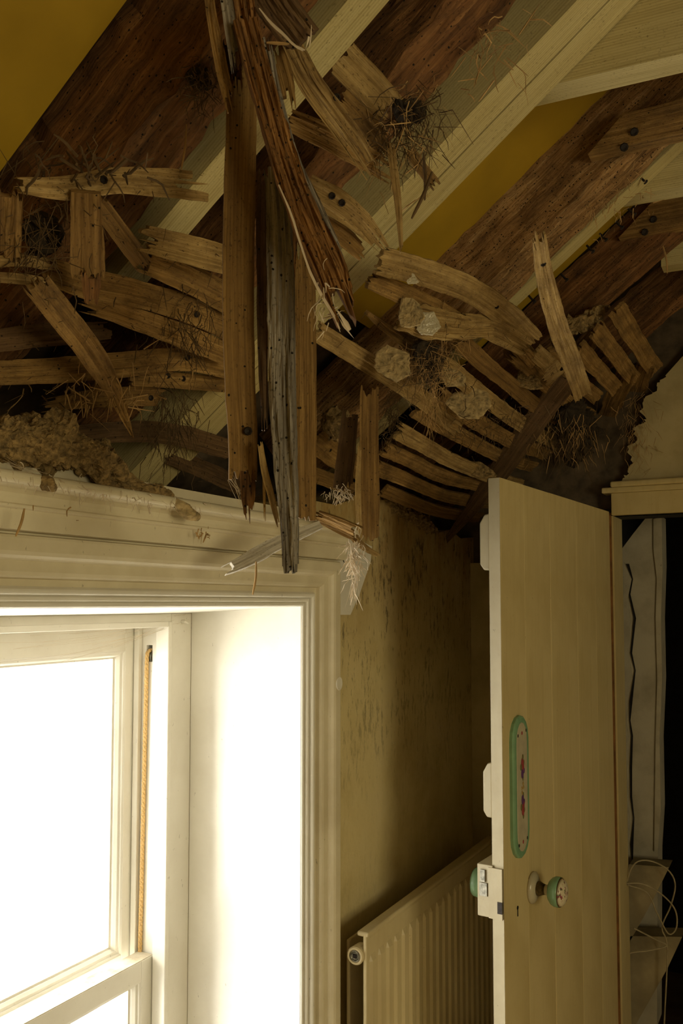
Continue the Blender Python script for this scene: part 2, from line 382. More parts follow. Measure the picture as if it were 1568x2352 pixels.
# left wall with the window opening; its top right is broken away under the eaves
mb = MB()
top = [(2.55, 1.80), (2.45, 1.79), (2.36, 1.81)]
for p in [(1005, 1224), (1000, 1214), (990, 1209), (982, 1196), (972, 1202), (961, 1191), (955, 1179), (949, 1183), (940, 1172), (934, 1181), (926, 1175), (918, 1158), (913, 1152), (900, 1143), (888, 1150), (877, 1148), (862, 1130), (835, 1120), (800, 1150), (770, 1160)]:
    q = onx(p[0], p[1], 0); top.append((q.y, q.z))
top += [(Y1+.028, top[-1][1])]
top = sorted(top, key=lambda a: -a[0])
mb.extrude([(0, YD+.03, 0), (0, YD+.03, 1.8)] + [(0, y, z) for y, z in top] + [(0, Y1+.028, 0)], (-.42, 0, 0))
mb.box((-.42, -1.7, 0), (0, Y0-.028, 1.80)); mb.box((-.42, Y0-.028, 0), (0, Y1+.028, ZS-.032)); mb.box((-.42, Y0-.028, ZT+.012), (0, Y1+.028, 1.765))
tag(mb.build('wall_left', M['wall'], origin=(0, 0, 0)), 'stained cream plaster wall with mould streaks around the window', 'wall', kind='structure')
# far wall with doorway: dark masonry, plaster skin broken away at upper left
XJ0, XJ1, ZH = .43, 1.16, 1.845
mb = MB(); mb.box((-.42, YD+.03, 0), (XJ0-.03, YD+.13, 3.4)); mb.box((XJ0-.03, YD+.03, ZH+.02), (XJ1+.03, YD+.13, 3.4)); mb.box((XJ1+.03, YD+.03, 0), (3.3, YD+.13, 3.4))
wf_ = tag(mb.build('wall_far', M['masonry']), 'far gable wall with broken cream plaster over dark masonry', 'wall', kind='structure')
sk = [(1528, 862), (1512, 880), (1500, 905), (1478, 915), (1470, 945), (1482, 965), (1455, 985), (1462, 1012), (1440, 1030), (1452, 1060), (1442, 1085), (1430, 1098)]
rk_ = random.Random(11); sk2 = []
for (xa, ya_), (xb_, yb_) in zip(sk, sk[1:]):
    for q in range(5):
        t = q/5; sk2.append((xa+(xb_-xa)*t*t*(3-2*t)+rk_.uniform(-4, 4), ya_+(yb_-ya_)*t+rk_.uniform(-3, 3)))
pts = [ony(x, y, YD) for x, y in sk2+[sk[-1]]]
ol = [(3.1, YD, 1.94), (3.1, YD, 3.3), (1.6, YD, 3.3)] + [tuple(p) for p in pts] + [(XJ0+.02, YD, 1.94)]
MB().extrude(ol, (0, .035, 0)).build('plaster_skin', M['gable'], wf_)
MB().box((XJ1+.1, YD, 0), (3.1, YD+.035, 1.94)).build('plaster_skin', M['gable'], wf_)
MB().box((0, YD, 0), (XJ0-.09, YD+.035, 1.72)).build('plaster_skin', M['gable'], wf_)
# unseen sides of the room; right-hand opening added to admit fill light
mb = MB(); mb.box((3.1, -1.7, 0), (3.2, -.8, 3.4)); mb.box((3.1, .4, 0), (3.2, YD+.03, 3.4)); mb.box((3.1, -.8, 0), (3.2, .4, .95)); mb.box((3.1, -.8, 2.05), (3.2, .4, 3.4))
tag(mb.build('wall_right', M['gable']), 'cream plaster wall on the right with an opening added for the fill light', 'wall', kind='structure')
tag(MB().box((-.42, -1.8, 0), (3.2, -1.7, 3.4)).build('wall_near', M['gable']), 'cream plaster wall behind the camera', 'wall', kind='structure')

# roof: boarding, insulation and rafters ------------------------------------------------
def slab(y0, y1, x0, x1, za, zb): # slab between two parallel slope planes
    f = lambda x, z0: z0+SL*x
    return [(x0, y0, f(x0, za)), (x1, y0, f(x1, za)), (x1, y1, f(x1, za)), (x0, y1, f(x0, za)),
            (x0, y0, f(x0, zb)), (x1, y0, f(x1, zb)), (x1, y1, f(x1, zb)), (x0, y1, f(x0, zb))]
mb = MB(); mb.hexa(slab(-1.8, 4.2, -.6, 1.75, 2.085, 2.14))
g = lambda x, z: z-SL*(x-1.7)
mb.hexa([(1.7, -1.8, 2.085+SL*1.7), (3.4, -1.8, g(3.4, 2.085+SL*1.7)), (3.4, 4.2, g(3.4, 2.085+SL*1.7)), (1.7, 4.2, 2.085+SL*1.7),
         (1.7, -1.8, 2.14+SL*1.7), (3.4, -1.8, g(3.4, 2.14+SL*1.7)), (3.4, 4.2, g(3.4, 2.14+SL*1.7)), (1.7, 4.2, 2.14+SL*1.7)])
ceil = tag(mb.build('ceiling', M['masonry']), 'stripped sloping ceiling with bare laths under the roof', 'ceiling', kind='structure')
MB().hexa(slab(-.9, .69, .02, 1.7, 2.045, 2.075)).build('insulation_panel', M['panel'], ceil)
for y0, y1 in ((1.24, 1.57), (1.71, 1.99)):
    MB().hexa(slab(y0, y1, .14, .738, 2.045, 2.075)).build('insulation_panel', M['panel'], ceil)
    MB().hexa(slab(y0, y1, .742, 1.7, 2.045, 2.075)).build('insulation_panel', M['panel'], ceil)
    MB().hexa(slab(y0, y1, .734, .746, 2.043, 2.05)).build('joint_tape', M['cable'], ceil)
UND = Vector((SL, 0, -1)).normalized()
def rafter(label, y0, y1, z0, th, mat, x0=-.05, x1=1.6, **k):
    yc = (y0+y1)/2
    A = Vector((x0, yc, z0+SL*x0))-UND*th/2; B = Vector((x1, yc, z0+SL*x1))-UND*th/2
    kw = dict(edge=.0, relief=.0004, cols=8, side=6, jag=(.0, .0), step=.02); kw.update(k)
    return tag(timber('rafter', [A.lerp(B, i/6) for i in range(7)], [y1-y0], th, M[mat], normal=UND, **kw), label, 'rafter', 'roof rafters')
rough = dict(edge=.05, relief=.006, crumble=.006, cols=14, side=12, step=.016)
rafter('big old red-brown rafter with wormholes in the upper left corner', .705, .785, 1.9, .142, 'old', seed=3, **dict(rough, edge=.03))
rafter('new pine rafter behind the hanging laths, nearest of the new timbers', .815, .864, 1.9, .125, 'pine', x0=.14, seed=4)
rafter('old brown rafter with a long crack between two new pine rafters', .945, 1.035, 1.9, .12, 'old', seed=5, **rough)
rafter('pale new pine rafter, upper one of the doubled pair across the middle', 1.128, 1.180, 1.9, .14, 'pine', x0=-.2, seed=6)
rafter('pale new pine rafter, lower one of the doubled pair beside the yellow panel', 1.184, 1.236, 1.9, .14, 'pine', x0=-.2, seed=8)
rb = rafter('old crumbling rafter with nails along its edge below the yellow panel', 1.55, 1.652, 1.9, .125, 'rough', seed=9, **rough)
rafter('thin new pine rafter fixed against the crumbling old rafter', 1.662, 1.706, 1.9, .125, 'pine', seed=10)
rafter('old orange-brown rafter above the row of laths at the gable', 1.985, 2.062, 1.9, .11, 'old', seed=11, **rough)
rafter('last dark old rafter next to the gable plaster on the right', 2.36, 2.43, 1.9, .11, 'old', seed=12, **rough)
for (x, y) in [(1360, 575), (1455, 490), (1427, 520), (1390, 548), (1300, 640), (1270, 668), (1226, 690), (1480, 415)]:
    P = at(x-6, y-4, .003); mbn = MB().tube([P+UND*-.01, P+UND*.006, P+UND*.009+Vector((.004, -.003, 0))], .0022, 6)
    mbn.lathe(P+UND*.009, UND, [(0, .002), (.001, .0045), (.002, .004)], 8); mbn.build('nail', M['iron'], rb)
def collar(label, y, z, x0, x1, h, t, mat, cut=0, tilt=-.01, **k):
    A = Vector((x0, y+t/2, z+h/2)); B = Vector((x1, y+t/2, z+h/2+tilt))
    kw = dict(edge=0, relief=.0003, cols=8, side=5, jag=(0, 0), step=.02); kw.update(k)
    return tag(timber('ceiling_joist', [A.lerp(B, i/4) for i in range(5)], [h], t, M[mat], normal=(0, -1, 0), cut=(cut, 0), **kw), label, 'joist', 'ceiling joists')
collar('new pine ceiling joist running out of frame at the upper right', 1.238, 2.362, .55, 1.8, .12, .047, 'pine', tilt=-.05)
collar('short piece of new pine joist below the old cut board at the right edge', 1.708, 2.385, .6, 1.8, .09, .045, 'pine', tilt=-.04)
o = collar('old brown board with two nail holes and a pointed end, right edge', 1.515, 2.386, .585, 1.7, .058, .03, 'buff', cut=-.06, relief=.001, edge=.02)
for p in [(1456, 303), (1433, 338)]: nail(o, ony(p[0], p[1], 1.514), .0075)
o = collar('lower old brown board with two nail holes, right edge', 1.965, 2.412, .555, 1.7, .075, .03, 'buff', cut=-.08, relief=.001, edge=.02)
for p in [(1500, 504), (1480, 533)]: nail(o, ony(p[0], p[1], 1.964), .008)
collar('third new pine joist glimpsed at the right edge under a board', 2.07, 2.37, .63, 1.7, .05, .045, 'pine', tilt=-.03)

# ================================================================== window
win = tag(empty('window_1', (0, (Y0+Y1)/2, ZS)), 'white sash window with moulded surround and deep bright reveal', 'window', kind='structure')
WHT, TRM = M['white'], M['trim']
def sweep_frame(name, prof, mat, ya=Y0, yb=Y1, zb=ZS, zt=ZT, left=True):
    # prof: list of (w outward from opening edge, x proud); swept up left jamb, across head, down right jamb with mitres
    path = [((ya, zb), (-1, 0)), ((ya, zt), (-1, 1)), ((yb, zt), (1, 1)), ((yb, zb), (1, 0))]
    vs = []; fs = []; n = len(prof)
    for (y, z), (dy, dz) in path:
        for (w, x) in prof: vs.append((x, y+dy*w, z+dz*w))
    for s in range(3):
        for k in range(n-1): fs.append((s*n+k, s*n+k+1, (s+1)*n+k+1, (s+1)*n+k))
    return obj(name, vs, fs, mat, win)
def arc(c, r, a0, a1, n=6): return [(c[0]+r*math.cos(math.radians(a0+(a1-a0)*i/n)), c[1]+r*math.sin(math.radians(a0+(a1-a0)*i/n))) for i in range(n+1)]
# moulded inner architrave: three beads stepping out of the reveal
prof = [(-.0008, -.004), (-.0008, 0.001)] + arc((.004, .002), .004, 180, 60, 5) + [(.008, .003)] + arc((.0125, .008), .0042, 200, 70, 5) + [(.017, .008)] + arc((.022, .015), .005, 200, 60, 6) + [(.028, .014), (.028, 0)]
sweep_frame('architrave_moulding', prof, WHT)
# flat outer band
sweep_frame('architrave_band', [(.0275, -.005), (.0275, .013), (.037, .015), (.0385, .022), (.041, .026), (.046, .0285), (.060, .030), (.0625, .036), (.066, .0405), (.071, .043), (.087, .0445), (.0905, .043), (.092, .039), (.092, -.005)], TRM)
# entablature over the head
def run(name, prof, ya, yb, mat):   # prof (z, x) swept along y, closed at the back and ends
    pr = prof+[(prof[-1][0], -.003), (prof[0][0], -.003)]
    return MB().extrude([(x, ya, z) for z, x in pr], (0, yb-ya, 0)).build(name, mat, win)
ye = Y1+.1
pf = [(1.684, .03), (1.688, .031), (1.6895, .0525), (1.714, .054), (1.7155, .061), (1.7185, .0615), (1.721, .057), (1.727, .0555), (1.733, .057), (1.738, .062), (1.741, .07)] + [(1.7485+.0078*math.sin(math.radians(a)), .078+.0078*math.cos(math.radians(a))) for a in range(-70, 95, 18)] + [(1.757, .05), (1.777, .046), (1.777, .0)]
run('cornice', pf, .2, ye, TRM)
# end board of the surround cut off on the slant, with a bored hole
pb = [onx(x, y, .004) for x, y in [(783, 1222), (806, 1240), (838, 1256), (835, 1290), (808, 1368), (788, 1412), (740, 1412), (740, 1222)]]
eb = MB().extrude(pb, (.018, 0, 0)).build('end_board', WHT, win)
P = onx(791, 1284, .022); MB().lathe(P, (1, 0, 0), [(-.012, .0085), (.0012, .0085), (.0012, .007), (-.004, .0065)], 14).build('bored_hole', M['black'], eb)
P = onx(779, 1570, .044); MB().lathe(P, (1, 0, 0), [(-.004, .014), (.0008, .014), (.0012, .012), (.0004, .0105), (.0006, .005)], 18, sx=.9).build('plugged_knot', WHT, win)
# reveal lining
ZB = 1.5774
mb = MB(); mb.hexa([(XB, Y1, ZS), (0, Y1, ZS), (0, Y1+.03, ZS), (XB, Y1+.03, ZS), (XB, Y1, ZB), (0, Y1, ZT), (-.001, Y1+.03, ZT), (XB, Y1+.03, ZB)]); mb.build('reveal_lining', WHT, win)
MB().box((XB, Y0-.03, ZS), (-.001, Y0, ZB)).build('reveal_lining', WHT, win)
MB().hexa([(XB, Y0, ZB), (-.001, Y0, ZT), (-.001, Y1, ZT), (XB, Y1, ZB), (XB, Y0, ZB+.04), (-.001, Y0, ZT+.01), (-.001, Y1, ZT+.01), (XB, Y1, ZB+.04)]).build('soffit', WHT, win)
bevel(MB().box((XB-.02, Y0-.02, ZS-.03), (.05, Y1+.02, ZS)).build('window_board', WHT, win), .006, 3)
# sash box
YS0, YS1, ZF = Y0+.08, 1.437, 1.549      # inner edge of the face lining
LX = XB-.031
for (a, b_) in (((XB-.02, YS1+.012, ZS), (XB, Y1, ZB)), ((XB-.02, Y0, ZS), (XB, YS0-.012, ZB)), ((XB-.02, YS0-.012, ZF+.006), (XB, YS1+.012, ZB))):
    bevel(MB().box(a, b_).build('inner_lining', WHT, win), .002)
for (a, b_) in (((LX, YS1, ZS), (XB+.004, YS1+.0125, ZF+.012)), ((LX, YS0-.0125, ZS), (XB+.004, YS0, ZF+.012)), ((LX, YS0, ZF), (XB+.004, YS1, ZF+.0125))):
    bevel(MB().box(a, b_).build('staff_bead', WHT, win), .003, 3)
YP0, YP1 = YS0-.012, YS1+.010            # pulley stiles
mb = MB(); mb.box((-.46, YP1, ZS), (LX, YP1+.03, 1.475)); mb.box((-.46, YP1, 1.51), (LX, YP1+.03, ZB)); mb.box((-.46, YP1, 1.475), (-.338, YP1+.03, 1.51)); mb.box((-.322, YP1, 1.475), (LX, YP1+.03, 1.51))
mb.build('pulley_stile', WHT, win)
MB().box((-.46, YP0-.03, ZS), (LX, YP0, ZB)).build('pulley_stile', WHT, win)
MB().box((-.46, YP0, ZF+.004), (LX, YP1, ZB)).build('box_head', WHT, win)
XPB = -.349
for a, b_ in (((XPB-.014, YP1-.012, ZS), (XPB, YP1, ZF)), ((XPB-.014, YP0, ZS), (XPB, YP0+.012, ZF))):
    bevel(MB().box(a, b_).build('parting_bead', WHT, win), .002)
MB().box((-.47, Y0-.02, ZS-.05), (-.41, Y0+.03, ZB+.02)).build('outer_lining', WHT, win); MB().box((-.47, Y1-.055, ZS-.05), (-.41, Y1+.02, ZB+.02)).build('outer_lining', WHT, win)
MB().box((-.47, Y0, ZF-.01), (-.41, Y1, ZB+.02)).build('outer_lining', WHT, win); MB().box((-.5, Y0, ZS-.06), (-.3, Y1, ZS)).build('outer_sill', WHT, win)
def sash(name, xf, za, zb, st, tr, brl, th=.04, label=None):
    s = empty(name, (xf, (YP0+YP1)/2, za)); s.parent = win; s.location = LOC[s]-LOC[win]; s['label'] = label
    ya, yb = YP0+.003, YP1-.003; xb = xf-th
    W_ = lambda a, b_, nm: bevel(MB().box(a, b_).build(nm, WHT, s), .0015)
    W_((xb, ya, za), (xf, ya+st, zb), 'stile'); W_((xb, yb-st, za), (xf, yb, zb), 'stile')
    W_((xb, ya+st, zb-tr), (xf, yb-st, zb), 'top_rail'); W_((xb, ya+st, za), (xf, yb-st, za+brl), 'bottom_rail')
    yi0, yi1, zi0, zi1 = ya+st, yb-st, za+brl, zb-tr
    def mould(dy, dz, x): return [(x, yi0+dy, zi0+dz), (x, yi1-dy, zi0+dz), (x, yi1-dy, zi1-dz), (x, yi0+dy, zi1-dz)]
    prof = [(0, xf-.001), (.003, xf-.003), (.0035, xf-.006), (.008, xf-.008), (.012, xf-.015), (.0125, xf-.019), (.016, xf-.02), (.016, xf-.024), (.0, xf-.024)]
    vs = []; fs = []
    for d_, x in prof: vs += mould(d_, d_, x)
    for i in range(len(prof)-1):
        for k in range(4): k2 = (k+1) % 4; fs.append((i*4+k, i*4+k2, (i+1)*4+k2, (i+1)*4+k))
    obj('glazing_moulding', vs, fs, WHT, s)
    MB().box((xf-.026, yi0+.01, zi0+.01), (xf-.0235, yi1-.01, zi1-.01)).build('pane', M['glass'], s)
    return s
ZM = onx(352, 2193, LX-.002).z      # top of the lower sash
sash('upper_sash', XPB-.016, ZM-.035, ZF-.001, .032, .05, .036, label='upper sash set back behind the parting bead')
ls = sash('lower_sash', LX-.002, ZS, ZM, .036, .04, .07, label='lower sash with dusty meeting rail')
MB().box((LX-.041, YP0+.004, ZM), (LX-.003, YP1-.004, ZM+.0012)).build('dust_layer', M['dusty'], ls)
# sash cord over its pulley
yc = YP1-.004; xc = -.333
c1 = [(xc+.004, yc+.014, 1.497), (xc+.003, yc+.008, 1.5), (xc+.001, yc, 1.492), (xc, yc-.001, 1.47)] + [(xc-.0002*i, yc-.001, 1.47-(1.47-ZM)*i/40) for i in range(1, 41)]
mb = MB()
for ph in range(3):
    hel = []
    P0 = [Vector(p) for p in c1]; fine = spline(P0, 420)
    for i, p in enumerate(fine):
        an = i*.33+ph*2.094; hel.append(p+Vector((math.cos(an), math.sin(an), 0))*.002)
    mb.tube(hel, .0027, 6)
mb.build('sash_cord', M['cord'], win)['label'] = 'tan braided sash cord'
mb = MB().lathe((-.330, YP1+.014, 1.484), (1, 0, 0), [(-.004, .014), (-.003, .016), (0, .012), (.003, .016), (.004, .014)], 20); mb.build('pulley', M['steel'], win)
MB().box((-.345, YP1+.029, 1.465), (-.315, YP1+.032, 1.52)).build('pulley_box', M['black'], win)
P = onx(420, 1428, XB+.003); MB().tube([P+Vector((-.01, 0, 0)), P+Vector((.006, 0, 0)), P+Vector((.012, .004, -.004))], [.0045, .004, .002], 8).build('cup_hook', WHT, win)

# unseen window added for the fill light, opposite: frame only
w2 = tag(empty('added_window', (3.15, -.2, .95)), 'plain white window added in the wall opposite for fill light', 'window', kind='structure')
for a, b_ in (((3.12, -.8, .95), (3.18, -.74, 2.05)), ((3.12, .34, .95), (3.18, .4, 2.05)), ((3.12, -.74, .95), (3.18, .34, 1.01)), ((3.12, -.74, 1.99), (3.18, .34, 2.05)), ((3.12, -.74, 1.48), (3.18, .34, 1.52))):
    MB().box(a, b_).build('frame_member', WHT, w2)
MB().box((3.148, -.74, 1.01), (3.152, .34, 1.99)).build('pane', M['glass'], w2)

# ================================================================== door
Lp = deep(1151, 1400, 1.77); Lp.z = 0
Hp = deep(1403, 1400, 1.77*1.381); Hp.z = 0
DU = (Hp-Lp).normalized(); DN = DU.cross(Vector((0, 0, 1))).normalized()    # DN: visible face normal
DW = (Hp-Lp).length
def dpt(px, py, n=0):        # point on the visible door face (plus n out of it)
    return on_plane(px, py, DN, DN.dot(Lp)+n)
def du(px, py=1500): return (dpt(px, py)-Lp).dot(DU)
ZDT = dpt(1151, 1097).z; TH = .026
def dbox(u0, u1, n0, n1, z0, z1):
    f = lambda u, n, z: Lp+DU*u+DN*n+Vector((0, 0, z))
    return [f(u0, n0, z0), f(u1, n0, z0), f(u1, n1, z0), f(u0, n1, z0), f(u0, n0, z1), f(u1, n0, z1), f(u1, n1, z1), f(u0, n1, z1)]
door = tag(empty('door_1', Lp), 'open cream boarded door with porcelain knob and green finger plate', 'door', kind='structure')
us = [0.0, du(1207), du(1266), du(1327), du(1370), DW]
for i in range(5):
    bevel(MB().hexa(dbox(us[i]+(.0004 if i else 0), us[i+1]-.0004, -TH, [0, -.0006, .0003, 0, -.0004][i], .02, ZDT)).build('board', M['door'], door), .0016, 2)
MB().hexa(dbox(-.0012, 0, -TH+.001, -.001, .02, ZDT-.001)).build('edge_paint', M['edge'], door)
MB().hexa(dbox(DW, DW+.006, -.03, .004, .02, ZDT-.004)).build('bare_hinge_edge', M['copper'], door)
MB().hexa(dbox(DW+.006, DW+.009, -.03, .003, .02, ZDT-.006)).build('hinge_edge_paint', M['door'], door)
def zof(px, py): return dpt(px, py).z
for (ya, yb_, wd_) in ((1175, 1308, .022), (1762, 1893, .02)):
    za, zb = zof(1140, yb_), zof(1140, ya)
    u1 = DW-.06; out = [(-TH, za), (-TH-wd_*.6, za+.0), (-TH-wd_, za+.012), (-TH-wd_, zb-.02), (-TH-wd_*.5, zb-.002), (-TH, zb)]
    bevel(MB().extrude([Lp+DU*.004+DN*n_+Vector((0, 0, z_)) for n_, z_ in out], DU*u1).build('ledge', M['edge'], door), .003, 3)
# rim lock on the back
zl0, zl1 = zof(1140, 2128), zof(1140, 2003)
lk = bevel(MB().hexa(dbox(-.006, .12, -TH-.03, -TH+.004, zl0, zl1)).build('rim_lock', M['edge'], door), .002); lk['label'] = 'cream painted rim lock with worn latch'
MB().hexa(dbox(-.0075, .01, -TH-.005, -.002, zl0, zl1-.004)).build('lock_flange', M['edge'], lk)
MB().hexa(dbox(-.0085, .0, -.012, -.002, zl0+.012, zl0+.035)).build('chipped_paint', M['iron'], lk)
zz = zof(1135, 2045)
MB().hexa(dbox(-.010, .0, -TH-.022, -TH-.012, zz-.002, zz+.022)).build('latch_bolt', M['steel'], lk)
MB().hexa(dbox(-.009, .0, -TH-.024, -TH-.008, zz-.03, zz-.004)).build('dead_bolt', M['steel'], lk)
# knobs
def knob(c, ax, parent, back=False, S=1.36):
    pr = lambda L_: [(h*S, r*S) for h, r in L_]
    MB().lathe(c, ax, pr([(0, .024), (.003, .0245), (.0075, .018), (.009, .013)]), 28).build('rose', M['porcelain'], parent, True)
    MB().lathe(c+ax*.008*S, ax, pr([(0, .011), (.004, .0115), (.009, .009), (.014, .0075)]), 20).build('collar', M['brass'], parent, True)
    MB().lathe(c+ax*.019*S, ax, pr([(0, .0075), (.006, .008), (.009, .0095)]), 20).build('neck', M['porcelain'], parent, True)
    kb = MB().lathe(c+ax*.027*S, ax, pr([(0, .0095), (.002, .016), (.006, .0205), (.011, .0228), (.016, .0228), (.0185, .022)]), 32).build('knob', M['green'], parent, True)
    MB().lathe(c+ax*.0455*S, ax, pr([(0, .0219), (.0005, .0222), (.0012, .0215)]), 32).build('gilt_line', M['brass'], kb, True)
    if not back:
        MB().lathe(c+ax*.0463*S, ax, pr([(0, .0214), (.004, .019), (.007, .0145), (.009, .008), (.0096, .001)]), 32).build('painted_cap', M['cap'], kb, True)
def flowermat(name, base_, sc):
    m, nt, b = newmat(name); tc = N(nt, 'ShaderNodeTexCoord').outputs['Object']
    n1 = noi(nt, mapn(nt, tc, (sc, sc, sc*.7), (1.3, .2, .6)), 1, 3, .6); n2 = noi(nt, mapn(nt, tc, (sc*1.5,)*3, (4, 4, 2)), 1, 2)
    c = mix(nt, ramp(nt, n1, [(.56, (0, 0, 0)), (.6, (1, 1, 1))]), base_, ramp(nt, n2, [(.4, (.1, .12, .05)), (.5, (.3, .05, .06)), (.62, (.18, .04, .12))]))
    nt.links.new(c, b.inputs['Base Color']); b.inputs['Roughness'].default_value = .22; return m
M['cap'] = flowermat('flower_painted_porcelain', (.62, .54, .36), 130)
def petal(name, c): return plain(name, c, .3, sc=120, var=.4)
M['rose_red'] = petal('painted_rose_red', (.33, .06, .06)); M['violet'] = petal('painted_violet', (.12, .05, .16)); M['leaf'] = petal('painted_leaf_green', (.17, .16, .06)); M['ochre'] = petal('painted_ochre', (.38, .25, .07))
kc = dpt(1222, 2038); knob(kc, DN, door)
kb2 = kc-DN*(TH+.03)-DU*.03; knob(kb2, -DN, door, True)
# keyhole
kh = dpt(1188, 2085); mbk = MB().lathe(kh, DN, [(0, .004), (.0012, .004), (.0014, .003)], 12)
f = lambda a, n_, z: kh+DU*a+DN*n_+Vector((0, 0, z))
mbk.hexa([f(-.0015, 0, -.017), f(.0015, 0, -.017), f(.0015, .0012, -.017), f(-.0015, .0012, -.017), f(-.0012, 0, 0), f(.0012, 0, 0), f(.0012, .0012, 0), f(-.0012, .0012, 0)])
mbk.build('keyhole', M['black'], door)
# finger plate: long green-bordered porcelain plate with painted flowers
zc0, zc1 = zof(1188, 1972), zof(1188, 1642); uc = (du(1170, 1800)+du(1207, 1800))/2; hw = (du(1207, 1800)-du(1170, 1800))/2
def stadium(hw_, z0, z1, n_, chs):
    pts = []
    for sgn, z in ((1, z1-chs), (-1, z0+chs)):
        for i in range(9):
            a = math.radians(180*i/8 if sgn > 0 else 180+180*i/8)
            pts.append(Lp+DU*(uc+hw_*math.cos(a)*1.0)+DN*n_+Vector((0, 0, z+chs*math.sin(a))))
    return pts
def plate(name, layers, mat, parent):
    vs = []; fs = []
    for (hw_, inset, n_) in layers: vs += stadium(hw_, zc0+inset, zc1-inset, n_, hw*1.1-inset*.6)
    m_ = 18
    for i in range(len(layers)-1):
        for k in range(m_): k2 = (k+1) % m_; fs.append((i*m_+k, i*m_+k2, (i+1)*m_+k2, (i+1)*m_+k))
    fs.append(tuple((len(layers)-1)*m_+k for k in range(m_)))
    return obj(name, vs, fs, mat, parent)
fp = plate('finger_plate', [(hw, 0, 0), (hw, 0, .006), (hw*.93, .003, .0085), (hw*.8, .009, .0095), (hw*.66, .014, .0095), (hw*.64, .0145, .0085)], M['green'], door); fp['label'] = 'green bordered porcelain finger plate'
plate('plate_field', [(hw*.655, .014, .0084), (hw*.65, .0143, .0097), (hw*.6, .016, .0102)], M['porcelain'], fp)
def dot(u, z, ru, rz, mat, nm, n_=.0103):
    vs = [Lp+DU*(uc+u+ru*math.cos(2*math.pi*i/10))+DN*(n_)+Vector((0, 0, z+rz*math.sin(2*math.pi*i/10))) for i in range(10)]
    MB().extrude(vs, DN*.0004).build(nm, mat, fp)
zm = (zc0+zc1)/2; rf = random.Random(5)
for zz_, sg in ((zof(1190, 1765), 1), (zof(1190, 1845), -1)):
    for (dz, u, m_, r_) in ((.010*sg, 0, 'rose_red', .0055), (.002*sg, .002, 'rose_red', .005), (-.007*sg, -.001, 'violet', .005), (-.003*sg, .007, 'violet', .0028), (.004*sg, -.007, 'leaf', .0035), (.019*sg, .002, 'leaf', .003), (-.014*sg, .002, 'leaf', .003), (.01*sg, .007, 'leaf', .0025)):
        dot(u*1.2, zz_+dz*1.3, r_*1.3, r_*2.0, M[m_], 'painted_flower', .0103+rf.uniform(0, .0003))
for (dz, u) in ((.008, .003), (-.001, -.004), (-.01, -.003), (.0, .005)): dot(u, zof(1192, 1806)+dz, .0035, .004, M['ochre'], 'painted_flower')
for z_ in (zof(1190, 1682), zof(1190, 1932)):
    dot(0, z_, .0035, .004, M['rose_red'], 'painted_flower'); dot(-hw*.5, z_-.003, .0028, .0035, M['iron'], 'plate_screw'); dot(hw*.52, z_+.003, .0028, .0035, M['iron'], 'plate_screw')

# door head trim and passage beyond
tr1 = tag(empty('trim_1', (XJ0, YD, ZH)), 'cream moulded architrave over the doorway at the right edge', 'trim', kind='structure')
bevel(MB().box((XJ0-.005, YD-.022, ZH), (XJ1+.1, YD+.03, ZH+.062)).build('flat_band', M['door'], tr1), .002)
bevel(MB().box((XJ0-.03, YD-.03, ZH+.062), (XJ1+.1, YD+.03, ZH+.078)).build('lower_bead', M['door'], tr1), .004, 3)
bevel(MB().box((XJ0-.005, YD-.036, ZH+.078), (XJ1+.1, YD+.03, ZH+.094)).build('upper_bead', M['door'], tr1), .005, 3)
MB().box((XJ1, YD-.022, 0), (XJ1+.1, YD+.03, ZH)).build('right_jamb', M['door'], tr1)
MB().box((XJ0-.03, YD-.0, 0), (XJ0-.004, YD+.13, ZH)).build('left_jamb', M['door'], tr1)
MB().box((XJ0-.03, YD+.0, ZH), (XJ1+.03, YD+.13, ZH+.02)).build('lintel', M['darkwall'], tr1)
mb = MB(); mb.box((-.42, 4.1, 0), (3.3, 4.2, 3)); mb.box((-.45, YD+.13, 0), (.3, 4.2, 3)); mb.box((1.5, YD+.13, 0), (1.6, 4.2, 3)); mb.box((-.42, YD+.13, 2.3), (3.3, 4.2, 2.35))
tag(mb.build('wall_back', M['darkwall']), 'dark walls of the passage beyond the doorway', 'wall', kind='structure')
YPR = 2.86
def pier_poly(pp, y, t): return MB().extrude([ony(a, b_, y) for a, b_ in pp], (0, t, 0))
pier = tag(pier_poly([(1380, 2360), (1380, 1310), (1422, 1268), (1452, 1228), (1482, 1190), (1518, 1186), (1520, 1300), (1516, 1420), (1519, 1560), (1513, 1700), (1516, 1860), (1510, 1960), (1508, 2360)], YPR, .1).build('wall_pier', M['pier']), 'cracked dirty white plaster pier beyond the doorway', 'wall', kind='structure')
crk = [(1440, 1295), (1452, 1330), (1446, 1365), (1456, 1420), (1450, 1500), (1458, 1540), (1448, 1610), (1446, 1655), (1452, 1690), (1447, 1760), (1450, 1830), (1455, 1880), (1450, 1940), (1452, 1975)]
lf = [ony(x-(1 if i % 2 else 3), y, YPR-.004) for i, (x, y) in enumerate(crk)]; rt_ = [ony(x+(1 if i % 3 else 4), y, YPR-.004) for i, (x, y) in enumerate(crk)]
MB().extrude(lf+rt_[::-1], (0, .003, 0)).build('crack', M['black'], pier)
MB().extrude([ony(x, y, YPR-.012) for x, y in [(1380, 1300), (1432, 1292), (1449, 1330), (1441, 1372), (1447, 1430), (1443, 1500), (1450, 1545), (1441, 1610), (1438, 1660), (1443, 1700), (1438, 1770), (1442, 1840), (1446, 1890), (1440, 1950), (1442, 2000), (1380, 2000)]], (0, .01, 0)).build('loose_plaster', M['pier'], pier)
